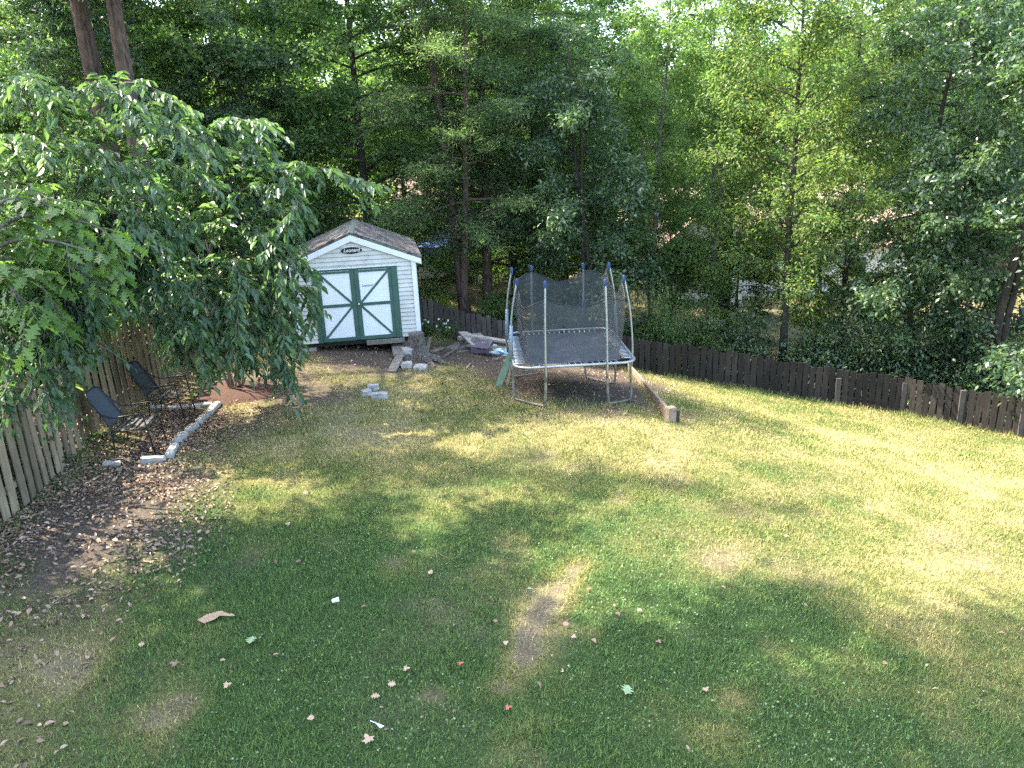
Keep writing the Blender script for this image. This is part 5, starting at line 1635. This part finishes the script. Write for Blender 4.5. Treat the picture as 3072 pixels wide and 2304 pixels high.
# ------------------------------------------------------------------ houses and yards seen between the trees
def house(label, x, y, rz, w, d, wall_h, rise, wallm, roofm, door=True, gable_front=False):
    h = empty('house', label, 'house', (x, y, hz(x, y) - .1), rz)
    MB().box((0, 0, wall_h / 2), (w, d, wall_h)).build('wall', wallm, h)
    mb = MB()
    ov = .4
    if gable_front:
        MB().prism([(-w / 2, -d / 2, wall_h), (w / 2, -d / 2, wall_h), (0, -d / 2, wall_h + rise)], (0, d, 0)).build('gable', wallm, h)
        for s in (-1, 1):
            q = [Vector((0, -d / 2 - ov, wall_h + rise)), Vector((s * (w / 2 + ov), -d / 2 - ov, wall_h - ov * rise / (w / 2)))]
            q += [q[1] + Vector((0, d + 2 * ov, 0)), q[0] + Vector((0, d + 2 * ov, 0))]
            mb.prism([p + Vector((0, 0, .03)) for p in q][::-s], (0, 0, .12))
    else:
        MB().prism([(-w / 2, -d / 2, wall_h), (-w / 2, d / 2, wall_h), (-w / 2, 0, wall_h + rise)], (w, 0, 0)).build('gable', wallm, h)
        for s in (-1, 1):
            q = [Vector((-w / 2 - ov, 0, wall_h + rise)), Vector((-w / 2 - ov, s * (d / 2 + ov), wall_h - ov * rise / (d / 2)))]
            q += [q[1] + Vector((w + 2 * ov, 0, 0)), q[0] + Vector((w + 2 * ov, 0, 0))]
            mb.prism([p + Vector((0, 0, .03)) for p in q][::s], (0, 0, .12))
    rf_ = mb.build('roof', roofm, h)
    MB().box((w * .2, .6, wall_h + rise * .9), (.6, .6, 1.3)).build('chimney', M['stone'], rf_)
    nwin = max(2, int(w / 3))
    for k in range(nwin):
        xx = -w / 2 + (k + .5) * w / nwin
        f = MB().box((xx, -d / 2 - .03, wall_h * .55), (1.1, .10, 1.3)).build('window', M['white_trim'], h)
        MB().box((xx, -d / 2 - .085, wall_h * .55), (.92, .03, 1.12)).build('pane', M['glass'], f)
    if door:
        MB().box((w / 2 - 1.0, -d / 2 - .03, 1.05), (.95, .12, 2.1)).build('door', M['plank_tan'], h)
    return h
house('brown roofed white house behind the trees at centre right', 17.0, 47, R(-6), 15, 9, 3.0, 2.9, M['house_white'], M['house_roof'])
house('small white gabled house wing beside the brown roofed house', 10.8, 43.5, R(-6), 4.2, 6, 3.3, 1.7, M['house_white'], M['house_roof'], False, True)
house('tan house with brown roof partly seen behind the conifer trunks', 2.0, 58, R(4), 13, 8, 3.2, 2.6, M['house_tan'], M['house_roof'])
house('pale brown roofed house glimpsed above the shed ridge', -8.5, 47, R(8), 12, 8, 3.0, 2.4, M['house_white'], M['house_roof'])
# wooden deck behind the conifers
dk = empty('wooden_deck', 'sunlit tan wooden deck with railing behind the conifer trunks', 'deck', (1.2, 40, hz(1.2, 40)), R(3))
MB().box((0, 0, 1.1), (5.5, 2.6, .14)).build('platform', M['deck_wood'], dk)
mb = MB()
for k in range(34): mb.box((-2.7 + k * .164, -1.27, 1.62), (.04, .04, .85))
mb.build('balusters', M['deck_wood'], dk)
MB().box((0, -1.27, 2.08), (5.5, .12, .05)).build('handrail', M['deck_wood'], dk)
for x in (-2.6, 0, 2.6): MB().box((x, -1.15, .5), (.14, .14, 1.1)).build('post', M['deck_wood'], dk)
# pale picket fence in the next yard
pf = empty('neighbour_fence', 'white picket fence in the next yard seen through the hedge gap', 'fence', (6.6, 31, hz(6.6, 31)), R(-4))
mb = MB()
for k in range(40): mb.box((-3.2 + k * .165, 0, .55), (.085, .022, 1.1))
mb.build('pickets', M['white_trim'], pf)
for zz in (.25, .85): MB().box((0, .035, zz), (6.6, .04, .08)).build('rail', M['white_trim'], pf)
# bright things in the far yards
p = D(1937, 757, 40)
o = MB().box((0, 0, .35), (.75, .5, .5), None, .9).box((0, 0, .63), (.8, .55, .07)).tube([(-.3, 0, .66), (-.3, 0, .8), (.3, 0, .8), (.3, 0, .66)], .02, 6).build('cooler_box', M['red_paint'], bevel=.02)
o.location = (p.x, p.y, hz(p.x, p.y))
o.location.z = max(p.z - .4, hz(p.x, p.y))
tag(o, 'small bright red box in the far yard between two trunks', 'box')
stand = MB().box((0, 0, -.04), (1.2, .9, .06))
hb = p.z - .43 - hz(p.x, p.y)
for a in (-.5, .5):
    for b in (-.36, .36): stand.box((a, b, -.07 - hb / 2), (.08, .08, max(.1, hb)))
o2 = stand.build('garden_table', M['deck_wood'])
o2.location = (p.x, p.y, p.z - .40)
tag(o2, 'wooden table carrying the small red box in the far yard', 'table')
p = G(1934, 1000)
x, y = p.x + .5, 28.0
x = bx(1938, y)
o = MB().prism([(-.5, 0, 0), (.5, 0, 0), (.5, 0, .15), (.05, 0, .75), (-.5, 0, .95)], (0, .5, 0)).build('play_slide', M['orange_paint'], bevel=.02)
o.location = (x, y, hz(x, y))
tag(o, 'orange plastic play slide just beyond the fence right of the trampoline', 'slide')
cn = empty('canopy_tent', 'blue fabric canopy glimpsed in the far yard left of the reddish trunk', 'canopy', (bx(1362, 36), 36, hz(bx(1362, 36), 36)))
MB().add([(-1.3, -1.3, 2.6), (1.3, -1.3, 2.6), (1.3, 1.3, 2.6), (-1.3, 1.3, 2.6), (0, 0, 3.5), (-1.3, -1.3, 2.25), (1.3, -1.3, 2.25), (1.3, 1.3, 2.25), (-1.3, 1.3, 2.25)], [(0, 1, 4), (1, 2, 4), (2, 3, 4), (3, 0, 4), (5, 6, 1, 0), (6, 7, 2, 1), (7, 8, 3, 2), (8, 5, 0, 3)]).build('cover', M['blue_cover'], cn)
for a in (-1.26, 1.26):
    for b in (-1.26, 1.26): MB().box((a, b, 1.25), (.05, .05, 2.6)).build('leg', M['steel'], cn)
